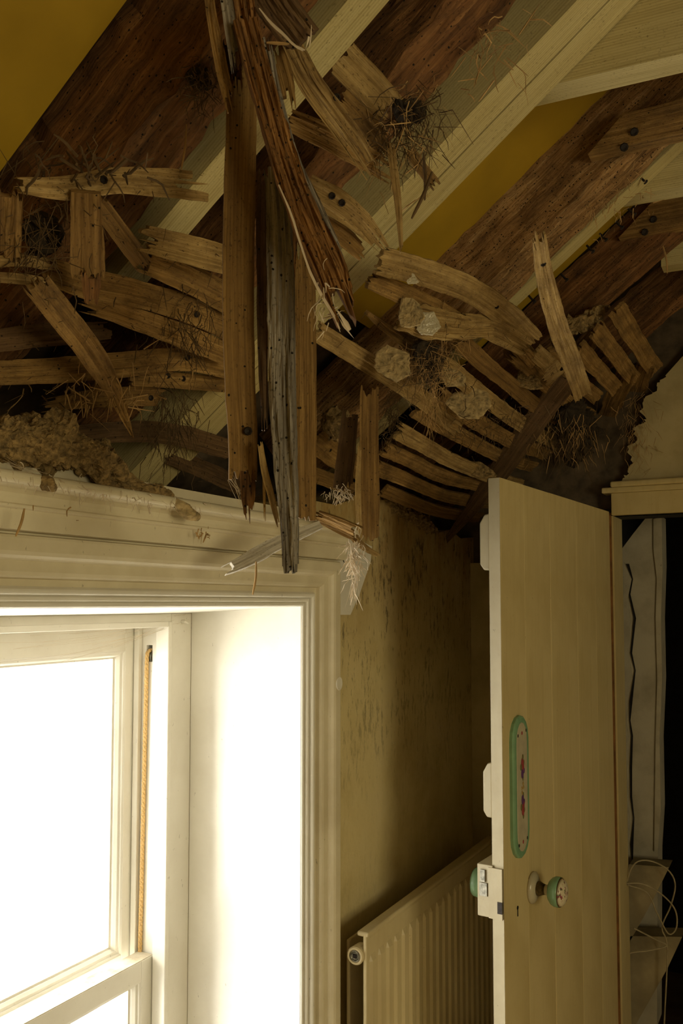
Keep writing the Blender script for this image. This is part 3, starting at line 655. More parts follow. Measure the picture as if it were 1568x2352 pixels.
MB().extrude([ony(x, y, YPR-.006) for x, y in [(1500, 1192), (1519, 1188), (1521, 1310), (1517, 1420), (1520, 1560), (1514, 1700), (1517, 1860), (1510, 1955), (1502, 1955), (1505, 1700), (1509, 1560), (1505, 1420), (1508, 1330), (1500, 1260)]], (0, .006, 0)).build('corner_bead', M['pier'], pier)
for i, (tl, lab) in enumerate(((( (1420, 2040), (1445, 1985), (1536, 1992), (1500, 2065), (1470, 2120), (1422, 2205)), 'upper dusty sloping shelf board beyond the doorway'), (((1420, 2205), (1448, 2150), (1566, 2152), (1532, 2225), (1490, 2300), (1422, 2420)), 'lower dusty sloping shelf board beyond the doorway'))):
    q = [deep(x, y, 2.55+.1*k) for k, (x, y) in zip((0, 1.2, 1.2, .3, .1, 0), tl)]
    s = MB().extrude([ony(x, y, 2.74) for x, y in tl], (0, .08, 0)).build('shelf_board', M['shelf']); tag(s, lab, 'shelf', 'shelves beyond the doorway')
def cable(label, pts, d):
    P = [deep(x, y, d) for x, y in pts]
    return tag(MB().tube(spline(P, 60), .0022, 6).build('cable', M['cable']), label, 'cable', 'white cables beyond the doorway')
cable('white cable looping over the top shelf beyond the doorway', [(1430, 2060), (1452, 1990), (1485, 1976), (1530, 1995), (1550, 2030), (1540, 2080), (1520, 2130), (1532, 2180), (1525, 2352)], 2.5)
cable('white cable hanging in a wide loop beside the shelves', [(1426, 2030), (1475, 2030), (1520, 2055), (1550, 2090), (1553, 2130), (1535, 2145), (1510, 2100), (1485, 2050), (1440, 2032)], 2.49)
cable('short white cable lying along the lower shelf', [(1436, 2212), (1445, 2190), (1490, 2183), (1530, 2172), (1500, 2155), (1455, 2132)], 2.5)

# ================================================================== radiator
XR = .1
pA = onx(849, 2149, XR); yA = pA.y; zR = pA.z; yE = 2.46; zr0 = .15
rad = tag(empty('radiator', (XR, yA, 0)), 'cream panel radiator on the wall between window and door', 'radiator')
# pressed panel with vertical flutes
vs = []; fs = []; cols_ = []
y = yA+.012; pitch = .0405
while y < yE-.02:
    cols_ += [(y, 0), (y+.010, 0), (y+.0155, 1), (y+.033, 1), (y+.0385, 0)]; y += pitch
zrow = [(zr0, 0), (zr0+.05, 0), (zr0+.06, 1), (zR-.062, 1), (zR-.05, 0), (zR-.016, 0), (zR-.012, -.6), (zR-.008, -.6), (zR-.006, .3), (zR, .3)]
for z, k in zrow:
    for (yy, d_) in cols_: vs.append((XR-.012+(.0055*d_*max(0, k) if k == 1 else 0)+(.003*k if k not in (0, 1) else 0), yy, z))
nc = len(cols_)
for i in range(len(zrow)-1):
    for k in range(nc-1): fs.append((i*nc+k, i*nc+k+1, (i+1)*nc+k+1, (i+1)*nc+k))
pn = obj('front_panel', vs, fs, M['rad'], rad); sm = pn.modifiers.new('solid', 'SOLIDIFY'); sm.thickness = .004; sm.offset = -1
bevel(MB().box((XR-.016, yA, zr0), (XR-.008, yA+.016, zR)).build('side_edge', M['rad'], rad), .003, 3)
bevel(MB().box((XR-.03, yA, zR-.006), (XR-.004, yE, zR+.004)).build('top_edge', M['rad'], rad), .004, 3)
bevel(MB().box((XR-.07, yA+.03, zr0), (XR-.062, yE, zR-.03)).build('rear_panel', M['rad'], rad), .003)
c = onx(848, 2194, XR-.006); c.y = yA-.012
pl = MB().lathe(Vector((XR-.03, yA+.004, c.z)), (0, -1, 0), [(-.02, .017), (.006, .018), (.010, .0185), (.013, .0165), (.013, .013), (.011, .012)], 26).build('tapping_boss', M['rad'], rad)
MB().lathe(Vector((XR-.03, yA-.006, c.z)), (0, -1, 0), [(0, .0115), (.003, .0115), (.004, .009), (.0015, .007), (.0015, .004)], 20).build('blanking_plug', M['steel'], pl)
MB().box((XR-.034, yA-.0095, c.z-.004), (XR-.026, yA-.006, c.z+.004)).build('square_key', M['iron'], pl)

# ================================================================== ceiling laths still nailed up (parts of the ceiling)
def field(px0, py0, px1, py1, w, mat, off0, off1=None, sag=.0, d_end=None, k=0, nm='lath', jag=(.03, .02), th=.007):
    off1 = off0 if off1 is None else off1
    A, B = at(px0, py0, off0), at(px1, py1, off1); P = [A.lerp(B, i/5) for i in range(6)]
    for i, p in enumerate(P): p.z -= sag*math.sin(math.pi*i/5)
    return timber(nm, P, [w], th, M[mat], ceil, normal=UND, roll=R.uniform(-.12, .12), jag=jag, edge=.05, relief=.0012, cols=10, seed=900+k)
def nailed(x, ya, yb, w, mat, z0, k, sag=.01, tilt=0.0, jag=(.03, .03)):
    rk = random.Random(k); P = []
    for i in range(7):
        y = ya+(yb-ya)*i/6; P.append(Vector((x+tilt*(i/6-.5), y, z0+SL*x-sag*math.sin(math.pi*i/6)+rk.uniform(-.003, .003))))
    return timber('lath', P, [w*rk.uniform(.92, 1.08) for _ in range(5)], .008, M[mat], ceil, normal=UND, roll=rk.uniform(.05, .3), jag=jag, edge=.07, relief=.0016, cols=14, seed=900+k)
for i, (x, ya, w, mt) in enumerate([(.052, 1.78, .033, 'brown'), (.092, 1.66, .034, 'buff'), (.134, 1.64, .035, 'buff'), (.176, 1.58, .036, 'pale'), (.219, 1.6, .035, 'buff'), (.262, 1.62, .036, 'buff'), (.304, 1.5, .036, 'pale'), (.347, 1.49, .036, 'brown'), (.388, 1.72, .034, 'buff')]):
    nailed(x, ya, 2.5-.03*(i % 3), w, mt, 1.815+.004*((i*5) % 3), i, sag=.012+.006*(i % 2), tilt=.012*((i % 3)-1))
for i, (x, ya, yb, w) in enumerate([(.553, 1.93, 2.515, .043), (.508, 1.93, 2.45, .04), (.466, 1.95, 2.4, .039), (.425, 2.0, 2.36, .038)]):
    nailed(x, ya, yb, w, 'buff', 1.82, 30+i, sag=.004, jag=(.015, .02))
for i, (a, b_, c, d_, w_) in enumerate([(1245, 815, 1320, 900, .034), (1215, 835, 1300, 930, .034), (1165, 800, 1290, 930, .034), (1190, 790, 1235, 835, .03), (1270, 790, 1340, 880, .033)]):
    field(a, b_, c, d_, w_, 'buff' if i != 2 else 'brown', .05, .07, k=60+i, jag=(.02, .03))

# ================================================================== broken, hanging and fallen laths (things of their own)
# the cluster hanging in front
lath('wide smooth brown lath hanging straight down with an eaten-away forked tip', [(556, 120), (553, 310), (547, 620), (550, 860), (557, 1000), (557, 1108)], [66, 68, 72, 72, 68, 64], 'brown', d=[.9, .885, .87, .86, .86, .86], jag=(.01, .012), nails=[(569, 990)], seed=21, edge=.03, relief=.0006, roll=.12)
lath('ragged orange tongue left at the tip of the wide brown lath', [(566, 1070), (568, 1130), (572, 1203)], [38, 32, 18], 'rotten', d=.861, jag=(.01, .02), seed=22, edge=.15, relief=.003)
lath('grey weathered hanging lath with a frayed tip, lowest of the cluster', [(632, 390), (643, 560), (648, 850), (655, 1050), (664, 1200), (668, 1318)], [46, 60, 62, 60, 46, 34], 'grey', d=[.87, .85, .84, .835, .83, .83], jag=(.02, .02), seed=23, edge=.07, relief=.003, roll=-.25, th=.01)
lath('brown lath hanging behind the grey one on its right', [(697, 560), (701, 760), (703, 1000), (704, 1197)], [50, 48, 46, 42], 'brown', d=[.91, .9, .89, .89], jag=(.03, .008), seed=24, edge=.03, relief=.001, roll=.1)
lath('thin dark strip hanging between the wide brown lath and the grey lath', [(603, 390), (602, 620), (604, 830), (608, 990)], [28, 27, 24, 14], 'umber', d=.885, jag=(.03, .04), seed=25, edge=.12, relief=.003)
lath('orange rotten strip hanging behind the top of the grey lath', [(672, 430), (663, 560), (660, 700), (655, 800)], [34, 36, 30, 18], 'rotten', d=.865, jag=(.04, .05), seed=26, edge=.15, relief=.004)
lath('pale splinter split off the left side of the grey lath', [(597, 1015), (608, 1085), (625, 1150), (641, 1215)], [12, 17, 15, 7], 'pale', d=.842, jag=(.005, .01), seed=27, edge=.1, th=.003)
lath('hair-thin splinter dangling beside the wide brown lath', [(604, 1040), (606, 1110), (608, 1198)], [4, 7, 4], 'pale', d=.85, seed=28, th=.002, jag=(0, .01))
rot = lath('rotten dark-orange board slanting down across the cluster to a frayed end', [(560, 40), (600, 190), (640, 330), (692, 480), (752, 610), (806, 752)], [58, 56, 58, 66, 74, 62], 'rotten', d=[.84, .835, .83, .82, .81, .80], jag=(.02, .045), seed=29, edge=.1, relief=.0045, th=.012, roll=.2)
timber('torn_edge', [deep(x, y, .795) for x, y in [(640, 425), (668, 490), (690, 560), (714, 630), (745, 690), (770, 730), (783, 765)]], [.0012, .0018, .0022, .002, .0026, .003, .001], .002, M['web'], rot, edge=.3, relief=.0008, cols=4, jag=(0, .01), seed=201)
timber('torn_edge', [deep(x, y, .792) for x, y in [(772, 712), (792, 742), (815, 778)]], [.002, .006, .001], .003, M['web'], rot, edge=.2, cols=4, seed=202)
lath('grey edge strip along the right of the slanting rotten board', [(613, 90), (640, 230), (678, 370), (735, 490), (785, 590)], [16, 20, 24, 28, 14], 'grey', d=[.846, .842, .835, .825, .816], seed=30, edge=.12, relief=.002, th=.008)
lath('pale broken splinter lath at the top left of the hanging cluster', [(477, -30), (492, 70), (510, 165), (533, 262)], [24, 26, 30, 22], 'buff', d=[.84, .85, .86, .87], jag=(0, .03), seed=31, edge=.16, relief=.003)
lath('dark grey stub at the top of the hanging cluster', [(515, -30), (530, 70), (541, 165)], [28, 28, 20], 'grey', d=.845, seed=32, jag=(0, .03), edge=.1)
lath('rotten chunk at the very top centre of the hanging cluster', [(545, -40), (558, 60), (566, 165)], [64, 62, 50], 'rotten', d=[.85, .852, .86], seed=33, jag=(0, .05), edge=.2, relief=.006, th=.014)
lath('short crumbling stub between the two top splinters', [(526, 80), (535, 150), (542, 230)], [30, 36, 30], 'rotten', d=.875, seed=34, jag=(.03, .03), edge=.2, relief=.005)
dkb = lath('dark broken board end with a bright torn edge at the top centre', [(598, -50), (640, 20), (702, 98)], [86, 84, 76], 'umber', d=[.86, .865, .875], seed=35, jag=(0, .02), edge=.06, relief=.003, th=.016, roll=-.2)
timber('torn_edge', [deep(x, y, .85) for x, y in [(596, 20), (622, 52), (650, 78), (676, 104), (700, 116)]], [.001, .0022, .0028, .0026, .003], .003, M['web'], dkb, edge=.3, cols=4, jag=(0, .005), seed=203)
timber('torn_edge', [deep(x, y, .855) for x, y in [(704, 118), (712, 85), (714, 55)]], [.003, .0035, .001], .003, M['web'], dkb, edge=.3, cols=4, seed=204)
lath('long pale splintered lath slanting down below the dark board end', [(646, 60), (706, 180), (765, 262), (815, 330), (862, 408)], [48, 56, 56, 54, 40], 'pale', d=[.93, .94, .95, .96, .97], seed=36, jag=(.02, .05), edge=.07, relief=.003, nails=[(773, 224)])
lath('brown strip hanging behind the slanting rotten board near the top', [(628, 110), (650, 190), (668, 275)], [40, 50, 26], 'brown', d=.9, seed=37, jag=(.02, .04), edge=.15)
lath('squarish pale board end beside the long splintered lath', [(780, 128), (850, 200), (925, 285)], [78, 76, 70], 'pale', d=[1.03, 1.04, 1.05], seed=38, jag=(.008, .03), edge=.03, th=.009, roll=.15)
lath('short buff lath running under the long splintered lath', [(655, 270), (740, 310), (820, 352), (905, 402)], [46, 56, 52, 44], 'buff', d=[.98, .99, 1.0, 1.01], seed=39, jag=(.02, .03), edge=.08)
lath('buff lath filling the gap between the splintered lath and the board end', [(780, 220), (850, 300), (905, 372)], [46, 52, 40], 'buff', d=[1.0, 1.01, 1.02], seed=40, jag=(.01, .03), edge=.07)
lath('buff lath with two nail holes emerging from behind the rotten board', [(690, 420), (770, 465), (830, 512), (888, 580)], [58, 62, 54, 22], 'pale', d=[1.06, 1.07, 1.08, 1.09], seed=41, jag=(.01, .03), edge=.08, nails=[(762, 450), (785, 466)])
lath('darker lath lying under the one with two nail holes', [(720, 500), (790, 545), (838, 590)], [40, 44, 34], 'buff', d=1.1, seed=42, jag=(.01, .02), edge=.06)
lath('narrow pale splinter hanging vertically from the straw bundle', [(897, 330), (908, 420), (916, 490), (922, 582)], [18, 20, 15, 8], 'pale', d=[.98, .97, .97, .97], seed=43, jag=(.01, .01), edge=.08, th=.004)
lath('pointed scrap of lath crossing the doubled pine rafters', [(938, 345), (975, 395), (1003, 428)], [30, 28, 26], 'buff', d=[.99, 1.0, 1.0], seed=44, jag=(.01, .01), edge=.08)
# left-hand laths
G = dict(edge=.06, relief=.0018)
lath('horizontal pale lath with a nail hole across the big old rafter', [(28, 424, .07), (150, 432, .07), (255, 416, .07), (350, 418, .07), (478, 430, .07)], [32, 52, 58, 62, 62], 'pale', nails=[(238, 413)], jag=(.01, .05), seed=51, **G)
lath('short pale upright lath at the left edge of the picture', [(27, 432, .06), (24, 520, .06), (22, 600, .05)], [50, 50, 46], 'buff', seed=52, jag=(.012, .02), **G)
lath('wide dark lath hanging under the horizontal one with a rotten tongue', [(198, 440, .09), (200, 540, .1), (202, 642, .11)], [66, 76, 76], 'brown', seed=53, jag=(0, .02), **G)
lath('small rotten tongue at the foot of the wide dark lath', [(208, 620, .112), (210, 655, .112), (210, 695, .112)], [46, 38, 26], 'rotten', seed=54, jag=(.01, .02), edge=.15)
lath('dull slanting strip behind the wide dark lath', [(215, 455, .04), (265, 520, .04), (335, 615, .04)], [44, 46, 44], 'brown', seed=55, **G)
lath('pale lath with torn left end below the new pine rafter', [(318, 545, .06), (420, 570, .06), (530, 600, .06)], [60, 64, 62], 'pale', seed=56, jag=(.03, 0), **G)
lath('buff lath sagging just below the pale torn-ended lath', [(300, 590, .04), (420, 634, .04), (530, 690, .04)], [50, 66, 68], 'buff', seed=57, jag=(.03, 0), **G)
lath('narrow curved lath entering at the left edge, upper of two', [(-20, 603, .05), (50, 598, .05), (130, 612, .05)], [26, 26, 28], 'pale', seed=58, jag=(0, .02), **G)
lath('narrow lath entering at the left edge, lower of two', [(-20, 636, .05), (40, 640, .05), (110, 648, .05)], [24, 24, 20], 'pale', seed=59, jag=(0, .02), **G)
lath('broad buff lath bending down to the right behind the wide brown lath', [(105, 618, .045), (190, 650, .045), (300, 672, .045), (420, 706, .045), (535, 750, .045)], [62, 70, 62, 62, 70], 'buff', seed=60, jag=(.03, 0), nails=[(452, 722)], **G)
lath('buff lath with pale torn left end under the broad bending lath', [(178, 690, .06), (280, 722, .06), (400, 765, .06), (530, 815, .06)], [44, 52, 56, 50], 'buff', seed=61, jag=(.03, 0), **G)
lath('tapering lath slanting down to a long sharp splinter at left', [(75, 640, .1), (140, 722, .1), (205, 805, .1), (262, 900, .1), (304, 1002, .1)], [66, 66, 60, 32, 4], 'buff', seed=62, jag=(.02, .0), edge=.03, relief=.002)
lath('dull lath with a torn right end at the left edge', [(-20, 784, .03), (110, 770, .03), (255, 762, .03)], [52, 52, 46], 'umber', seed=63, jag=(0, .03), **G)
lath('long level lath with a nail hole across the left side', [(-20, 858, .04), (150, 850, .04), (300, 836, .04), (420, 826, .04), (535, 846, .04)], [56, 58, 56, 52, 50], 'buff', seed=64, jag=(0, 0), nails=[(430, 822)], **G)
lath('short lath with two nail holes just below the long level one', [(295, 868, .035), (400, 874, .035), (535, 884, .035)], [34, 36, 38], 'buff', seed=65, jag=(.03, 0), nails=[(385, 863), (420, 870)], **G)
lath('lath with torn left end and one nail hole above the plaster rubble', [(80, 936, .03), (210, 916, .03), (380, 908, .03)], [26, 46, 46], 'brown', seed=66, jag=(.04, .02), nails=[(346, 914)], **G)
lath('dark lath low down behind the plaster rubble', [(135, 1005, .02), (280, 992, .02), (400, 998, .02), (535, 1035, .02)], [46, 50, 50, 46], 'umber', seed=67, **G)
lath('dark lath running down toward the cornice behind the hanging cluster', [(385, 1045, .0), (470, 1080, .0), (560, 1120, .0)], [40, 42, 42], 'umber', seed=68, **G)
lath('brown lath with a nail hole showing right of the hanging cluster', [(715, 1000, .03), (770, 1045, .03), (830, 1080, .03)], [60, 58, 50], 'buff', seed=69, nails=[(757, 1033)], **G)
lath('speckled brown lath low down right of the hanging cluster', [(715, 1088, .03), (775, 1110, .03), (835, 1135, .03)], [34, 36, 30], 'brown', seed=70, **G)
# right-hand laths
lath('long curved pale lath with a white patch bending down to the right', [(862, 596, .09), (960, 622, .09), (1075, 664, .09), (1160, 722, .09), (1228, 785, .09)], [64, 62, 58, 58, 46], 'pale', seed=81, nails=[(1140, 704)], jag=(.03, .03), roll=-.15, **G)
lath('shorter buff lath lying just under the long curved one', [(845, 640, .085), (945, 684, .085), (1060, 742, .085)], [42, 50, 40], 'buff', seed=82, jag=(.02, .03), **G)
lath('plaster-crusted lath with a round white patch', [(915, 722, .11), (985, 742, .11), (1060, 752, .11), (1130, 752, .11)], [66, 78, 54, 36], 'pale', seed=83, jag=(.02, .03), edge=.14, relief=.004)
lath('pale split lath end pointing right below the long curved one', [(1060, 742, .1), (1130, 756, .1), (1212, 800, .1)], [46, 56, 42], 'pale', seed=84, jag=(.02, .03), **G)
lath('thin pointed splinter below the frayed rotten board', [(842, 718, .07), (885, 752, .07), (960, 800, .07)], [10, 26, 40], 'brown', seed=85, jag=(0, .02), **G)
lath('long pale lath running down right from behind the hanging cluster', [(722, 758, .07), (800, 806, .07), (870, 850, .075), (960, 910, .08), (1060, 985, .085)], [46, 46, 44, 46, 46], 'pale', seed=86, jag=(.02, .03), **G)
lath('pale upright curved lath with one nail hole hanging at the right', [(1236, 532, .2), (1252, 640, .2), (1282, 752, .2), (1312, 830, .2), (1340, 915, .2)], [30, 44, 46, 46, 40], 'pale', seed=87, nails=[(1247, 606)], jag=(.04, .025), roll=.1, **G)
lath('grey-brown lath leaning diagonally down behind the top of the door', [(1312, 862, .12), (1240, 952, .12), (1150, 1078, .12), (1082, 1170, .12), (1015, 1252, .12)], [48, 54, 50, 30, 10], 'umber', seed=88, jag=(.02, 0), edge=.04, relief=.001)
lath('brown strip continuing up from the diagonal lath to the gable laths', [(1376, 752, .06), (1335, 815, .06), (1300, 868, .06)], [34, 38, 34], 'brown', seed=89, **G)
lath('brown upright lath hanging over the corner of the window surround', [(848, 885), (847, 1000), (849, 1130), (851, 1245)], [42, 44, 46, 40], 'brown', d=[1.52, 1.52, 1.52, 1.52], seed=90, jag=(.03, .01), edge=.04, relief=.001)
lath('thin pale edge strip on the left of the upright corner lath', [(826, 1010), (822, 1120), (826, 1240)], [8, 14, 12], 'pale', d=1.51, seed=91, edge=.1, th=.005)
lath('dark upright lath with a torn foot left of the corner lath', [(806, 930), (797, 1020), (786, 1128)], [36, 42, 46], 'umber', d=1.56, seed=92, jag=(.03, .02), **G)
lath('pale-bottomed lath scrap jutting left across the window head moulding', [(735, 1206), (640, 1247), (575, 1282), (513, 1312)], [18, 30, 36, 22], 'limed', d=[1.4, 1.36, 1.33, 1.3], seed=93, jag=(0, .02), edge=.07, roll=-.2)
lath('dark speckled lath with a bright lower edge meeting the corner lath', [(722, 1182), (770, 1202), (828, 1228)], [26, 36, 38], 'brown', d=1.46, seed=94, roll=-.5, **G)
lath('small white-tipped scrap caught at the foot of the corner lath', [(808, 1228), (835, 1256), (872, 1278)], [20, 16, 10], 'pale', d=1.5, seed=95, jag=(.01, .01), edge=.2)
lath('small torn lath end in the debris left of the leaning lath', [(1228, 808, .1), (1262, 838, .1)], [40, 36], 'pale', seed=96, jag=(.012, .012), edge=.1)
lath('pale chunk of lath beside the upright curved lath', [(1246, 876, .1), (1290, 838, .1)], [34, 34], 'pale', seed=97, jag=(.012, .012), edge=.1)
lath('short lath stub under the torn debris at the right', [(1195, 800, .1), (1228, 838, .1)], [30, 26], 'buff', seed=98, jag=(.012, .012), edge=.1)
for i, (a, b_, c, d_, lab) in enumerate([(1440, 850, 1380, 985, 'buff loose lath dangling beside the broken gable plaster'), (1478, 838, 1450, 930, 'short buff lath scrap against the gable plaster edge')]):
    lath(lab, [(a, b_, .07), ((a+c)/2, (b_+d_)/2, .07), (c, d_, .07)], [46, 44, 30], 'buff', seed=110+i, jag=(.01, .03), edge=.1)

# ================================================================== plaster, straw and cobweb
def W0(px, py, x): return onx(px, py, x)
lump('brown plaster rubble heaped along the top of the window cornice', [W0(-20, 1010, .06), W0(70, 1020, .055), W0(150, 1032, .05), W0(235, 1085, .05), W0(320, 1125, .055), W0(400, 1150, .06), W0(440, 1172, .07)], [.026, .03, .032, .028, .017, .014, .008], 'plaster', amp=.75, rings=120, seg=56, freq=27, seed=3)
lump('peaked plaster fragment standing on the rubble over the window', [W0(228, 1100, .045), W0(238, 1050, .045), W0(243, 1005, .045)], [.022, .02, .006], 'plaster', amp=.5, rings=24, freq=60, seed=8)
lump('rounded plaster fragment at the left end of the rubble', [W0(30, 1000, .04), W0(80, 985, .04), W0(120, 1000, .04)], [.016, .02, .012], 'plaster', amp=.4, rings=24, freq=60, seed=12)
lump('pale dusty stub sticking out of the rubble over the cornice', [W0(396, 1148, .08), W0(425, 1172, .088), W0(458, 1192, .092)], [.007, .0105, .007], 'plasterpale', amp=.3, rings=20, freq=90, seed=15)
lump('brown plaster flake hanging over the cornice edge', [W0(88, 1095, .08), W0(110, 1112, .084), W0(130, 1125, .084)], [.006, .009, .003], 'plaster', amp=.4, rings=14, freq=90, seed=16)
def slab_lump(label, px, py, off, wx, wy, mat, seed, rot=0, th=.006):
    c = at(px, py, off); d_ = depth(c); tow = (CAM-c).normalized(); n = 48; rings = 11; V = []; fs = []
    rk = random.Random(seed); nv = rk.randint(6, 9)
    poly = [(math.cos(a)*r, math.sin(a)*r) for a, r in ((2*math.pi*(i+rk.uniform(-.35, .35))/nv, rk.uniform(.7, 1.15)) for i in range(nv))]
    out = []
    for i in range(n):
        t = i/n*nv; k = int(t); f_ = t-k; A, B = poly[k], poly[(k+1) % nv]
        j = 1+.09*noise.noise(Vector((i*.9, seed, 0)))
        out.append(((A[0]+(B[0]-A[0])*f_)*j, (A[1]+(B[1]-A[1])*f_)*j))
    for j in range(1, rings+1):
        for (ox, oy) in out:
            k = j/rings; ex, ey = ox*wx*k, oy*wy*k; ex, ey = ex*math.cos(rot)-ey*math.sin(rot), ex*math.sin(rot)+ey*math.cos(rot)
            p = c+(RT*ex-UP*ey)*(d_/F)
            h = th*(.6+.5*noise.noise(p*45)+.35*noise.noise(p*160)+.35*noise.noise(p*420))*(1 if j < rings else .5)
            V.append(p+tow*h)
    for i in range(n): V.append(V[(rings-1)*n+i]-tow*th*1.5)
    for j in range(rings): fs += [(j*n+i, (j+1)*n+i, (j+1)*n+(i+1) % n, j*n+(i+1) % n) for i in range(n)]
    fs.append(tuple(range(n))); fs.append(tuple(rings*n+i for i in range(n))[::-1])
    return tag(obj('plaster_flake', V, fs, M[mat]), label, 'plaster')
slab_lump('large pale plaster flake stuck under the curved row of laths', 1080, 925, .12, 66, 42, 'plasterpale', 3, .1)
slab_lump('pale plaster crust on the upper lath below the rotten board tip', 900, 835, .13, 48, 46, 'plasterpale', 7)
slab_lump('crumbly plaster crust at the left end of the white-patched lath', 940, 722, .13, 34, 40, 'plasterpale', 11)
slab_lump('smooth white lime patch on the plaster-crusted lath', 982, 748, .1345, 30, 32, 'porcelain', 14, th=.004)
slab_lump('thin white lime patch on the long curved pale lath', 940, 638, .098, 22, 15, 'porcelain', 17, .3, th=.0035)
slab_lump('small triangular plaster scrap above the large pale flake', 1040, 868, .12, 34, 26, 'plasterpale', 21)
slab_lump('dim curled plaster flake low on the laths over the door', 1098, 1080, .11, 42, 18, 'plaster', 25, .2)
slab_lump('rough clump of plaster among the torn lath ends at right', 1215, 875, .1, 40, 24, 'plaster', 28, .4)
lump('crumbling brown clump behind the dark upright lath', [at(742, 985, .05), at(765, 975, .05), at(790, 990, .05)], [.02, .026, .018], 'plaster', amp=.7, rings=24, freq=70, seed=31)
lump('crumbling ledge of debris along the underside of the gable rafter', [at(1265, 790, .04), at(1310, 752, .04), at(1350, 735, .04), at(1400, 702, .03)], [.012, .02, .018, .01], 'plaster', amp=.8, rings=30, freq=70, seed=33)
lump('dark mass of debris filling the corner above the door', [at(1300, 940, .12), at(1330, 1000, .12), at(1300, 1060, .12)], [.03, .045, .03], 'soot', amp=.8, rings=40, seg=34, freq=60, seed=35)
T = tuft
lump('dark clod of debris in the middle of the straw bundle over the pine rafters', [at(905, 262, .14), at(935, 252, .14), at(972, 262, .14)], [.009, .013, .008], 'soot', amp=.9, rings=26, seg=22, freq=90, seed=61)
lump('brown clod of plaster and straw hanging under the white-patched lath', [at(960, 790, .12), at(985, 830, .125), at(990, 880, .125)], [.012, .02, .009], 'soot', amp=.9, rings=30, seg=24, freq=80, seed=63)
lump('dark clod hanging from the lath with the torn end at left', [at(120, 500, .03), at(95, 540, .03), at(110, 580, .03)], [.014, .02, .012], 'soot', amp=.9, rings=26, seg=22, freq=80, seed=65)
lump('rusty clod on the lower edge of the big old rafter', [at(425, 180, .01), at(455, 178, .01), at(480, 200, .01)], [.006, .01, .006], 'soot', amp=.9, rings=20, seg=18, freq=110, seed=67)
T('dark tangled straw bundle hanging at the end of the board end', at(930, 285, .15), 110, .06, (.022, .012, .02), 'strawdark', seed=1)
T('pale straws caught in the dark bundle over the pine rafters', at(925, 300, .16), 30, .06, (.022, .012, .025), 'straw', seed=2)
T('dark rootlets hanging off the lower edge of the big old rafter', at(462, 195, .03), 60, .035, (.008, .008, .012), 'strawdark', seed=3)
T('straw thatch hanging in a clump below the white-patched lath', at(985, 830, .14), 130, .055, (.025, .02, .03), 'straw', seed=4)
T('dark fibres hanging in a clump below the white-patched lath', at(975, 815, .13), 90, .06, (.022, .02, .035), 'strawdark', seed=5)
T('long straws dangling from the clump toward the curved laths', at(995, 920, .14), 26, .09, (.008, .006, .03), 'straw', droop=2.5, seed=6)
T('mossy dark wisp hanging on the curved laths', at(896, 955, .12), 90, .035, (.01, .008, .03), 'strawdark', seed=7)
T('dusty straw wisp hanging at the foot of the corner lath', deep(815, 1275, 1.49), 70, .04, (.007, .005, .018), 'web', thick=.0007, droop=1.2, seed=8)
T('thin dusty thread dangling at the end of the corner wisp', deep(813, 1335, 1.49), 14, .055, (.003, .003, .012), 'web', thick=.0006, droop=3, seed=9)
T('dusty fringe on the foot of the dark upright lath', deep(783, 1130, 1.53), 40, .025, (.012, .004, .005), 'web', thick=.0006, droop=1, seed=10)
T('dark fibrous hangings in the corner above the door', at(1300, 990, .13), 160, .1, (.04, .05, .04), 'strawdark', droop=1.6, seed=11)
T('pale fibres fringing the debris above the door', at(1290, 985, .15), 60, .07, (.05, .05, .035), 'straw', droop=1.4, thick=.0007, seed=12)
T('dusty roots along the edge of the broken gable plaster', ony(1462, 980, YD-.02), 70, .06, (.02, .012, .06), 'straw', droop=1, seed=13)
T('dark straw litter among the laths on the far left', at(100, 500, .05), 90, .06, (.025, .02, .03), 'strawdark', seed=14)
T('straw litter hanging between the laths at left of the cluster', at(430, 760, .1), 70, .06, (.03, .02, .03), 'strawdark', droop=1.2, seed=15)
T('dark hairs hanging below the long level lath', at(390, 960, .06), 90, .07, (.02, .02, .03), 'strawdark', droop=1.6, seed=16)
T('loose straw lying on the lower left laths', at(220, 900, .07), 50, .05, (.05, .03, .015), 'straw', thick=.0007, seed=17)
T('straw scraps on the horizontal pale lath', at(190, 395, .08), 26, .05, (.03, .02, .006), 'strawdark', thick=.0012, droop=0, seed=18)
T('straw and hair on the underside of the curved laths', at(1100, 960, .11), 120, .04, (.06, .1, .03), 'strawdark', thick=.0007, seed=19)
T('loose straw sticking out of the old rafter at the upper right', at(1110, 110, .02), 36, .05, (.03, .01, .025), 'straw', thick=.0007, seed=20)
T('fine straw caught along the crumbling rafter', at(1400, 450, .02), 50, .03, (.04, .01, .03), 'straw', thick=.0006, seed=21)
T('straw wisp at the tip of the hanging rotten board', deep(745, 700, .8), 14, .03, (.006, .004, .012), 'web', thick=.0005, seed=22)
T('straw scraps stuck to the window cornice', W0(150, 1175, .09), 2, .03, (.002, .05, .006), 'straw', thick=.0008, droop=.3, seed=23)
T('dead stalks hanging in front of the frieze', W0(470, 1225, .07), 8, .02, (.002, .008, .004), 'straw', thick=.0009, droop=.4, seed=24)
def stalk(label, a, b_, d, r=.0016, mat='straw'):
    P = [deep(a[0], a[1], d), deep((a[0]*.5+b_[0]*.5)+3, (a[1]+b_[1])/2, d), deep(b_[0], b_[1], d)]
    return tag(MB().tube(spline(P, 8), [r*.6, r*.8, r, r, r, r, r*.9, r*.5], 6).build('stalk', M[mat]), label, 'straw', 'single stalks')
stalk('dark stick hanging across the doubled pine rafters', (992, 395), (945, 502), .96, .0022, 'strawdark')
stalk('second dark stick close beside the long one on the pine rafters', (972, 350), (975, 460), .97, .0018, 'strawdark')
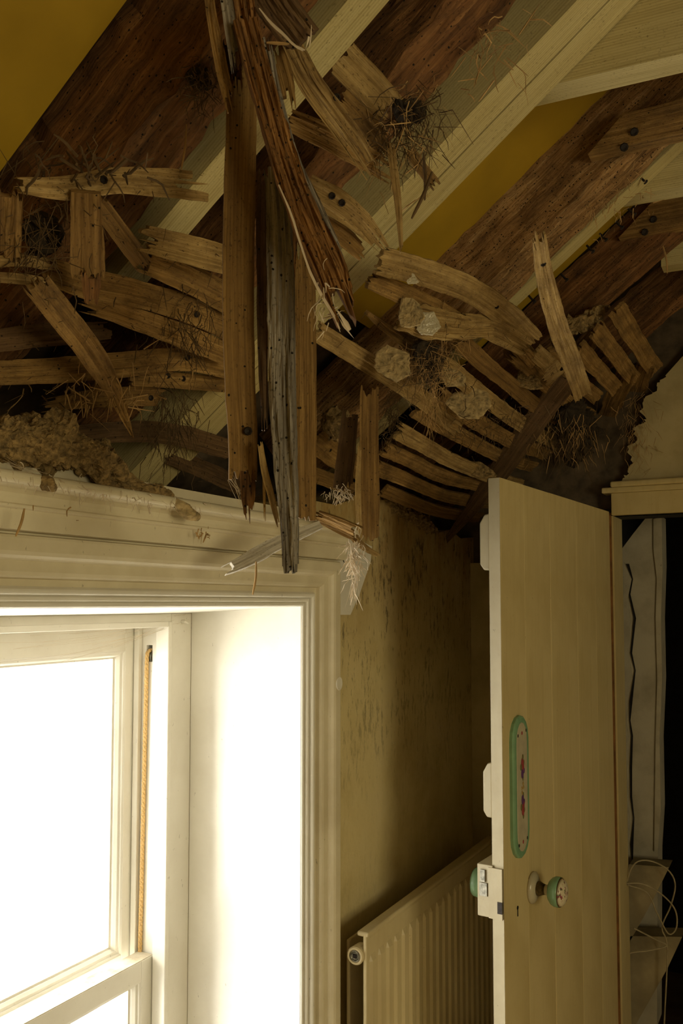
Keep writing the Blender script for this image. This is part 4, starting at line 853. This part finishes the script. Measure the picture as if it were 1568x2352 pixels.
stalk('dry grass blade hanging under the grey lath scrap', (588, 1290), (580, 1366), 1.3, .0018)
stalk('bent straw hanging before the left end of the cornice', (56, 1168), (36, 1232), 1.02, .0016)
stalk('dark twig lying across the horizontal pale lath', (170, 375), (230, 448), .92, .0018, 'strawdark')
stalk('pale match-like splinter across the top of the cluster', (612, 98), (664, 101), .84, .0016, 'straw')
stalk('dry stalk standing up from the new pine rafter', (428, 285), (416, 390), .95, .0011)
stalk('pale straw hanging loose at the far right edge', (1522, 565), (1532, 628), 1.9, .0022)

lump('ragged broken plaster edge along the top of the wall beside the window', [W0(862, 1142, -.01), W0(890, 1150, -.005), W0(915, 1164, 0), W0(945, 1186, 0), W0(975, 1204, -.005), W0(1005, 1226, -.01)], [.012, .02, .016, .02, .016, .01], 'plaster', amp=.9, rings=70, seg=30, freq=50, seed=41)
lump('yellowish plaster knob sticking out of the broken wall edge', [W0(958, 1198, .005), W0(962, 1180, .01), W0(965, 1168, .01)], [.006, .008, .004], 'plasterpale', amp=.4, rings=16, freq=110, seed=43)
def strands(label, pairs, r=.00022):
    mb = MB()
    for a, b_ in pairs:
        A, B = Vector(a), Vector(b_); m_ = A.lerp(B, .5)-Vector((0, 0, (B-A).length*.03)); mb.tube(spline([A, m_, B], 8), r, 3)
    return tag(mb.build('cobweb', M['web']), label, 'cobweb', None, 'stuff')
rw = random.Random(3)
strands('dusty cobweb strands across the top right corner of the sash window', [((XB+.002, rw.uniform(1.40, 1.51), rw.uniform(1.555, 1.576)), (LX-.03, rw.uniform(.95, 1.35), rw.uniform(1.48, 1.545))) for _ in range(16)])
strands('cobweb threads hanging between the forked lath tip and its tongue', [(deep(rw.uniform(522, 540), rw.uniform(1085, 1105), .86), deep(rw.uniform(548, 560), rw.uniform(1130, 1165), .86)) for _ in range(9)], .0002)
strands('cobweb threads at the left end of the plaster rubble', [(W0(rw.uniform(0, 30), rw.uniform(1050, 1075), .07), W0(rw.uniform(60, 110), rw.uniform(1075, 1100), .085)) for _ in range(10)], .0002)
T('dusty pale fringe along the lower edge of the plaster rubble', W0(260, 1135, .085), 70, .02, (.004, .11, .006), 'web', thick=.0005, droop=1.0, seed=51)
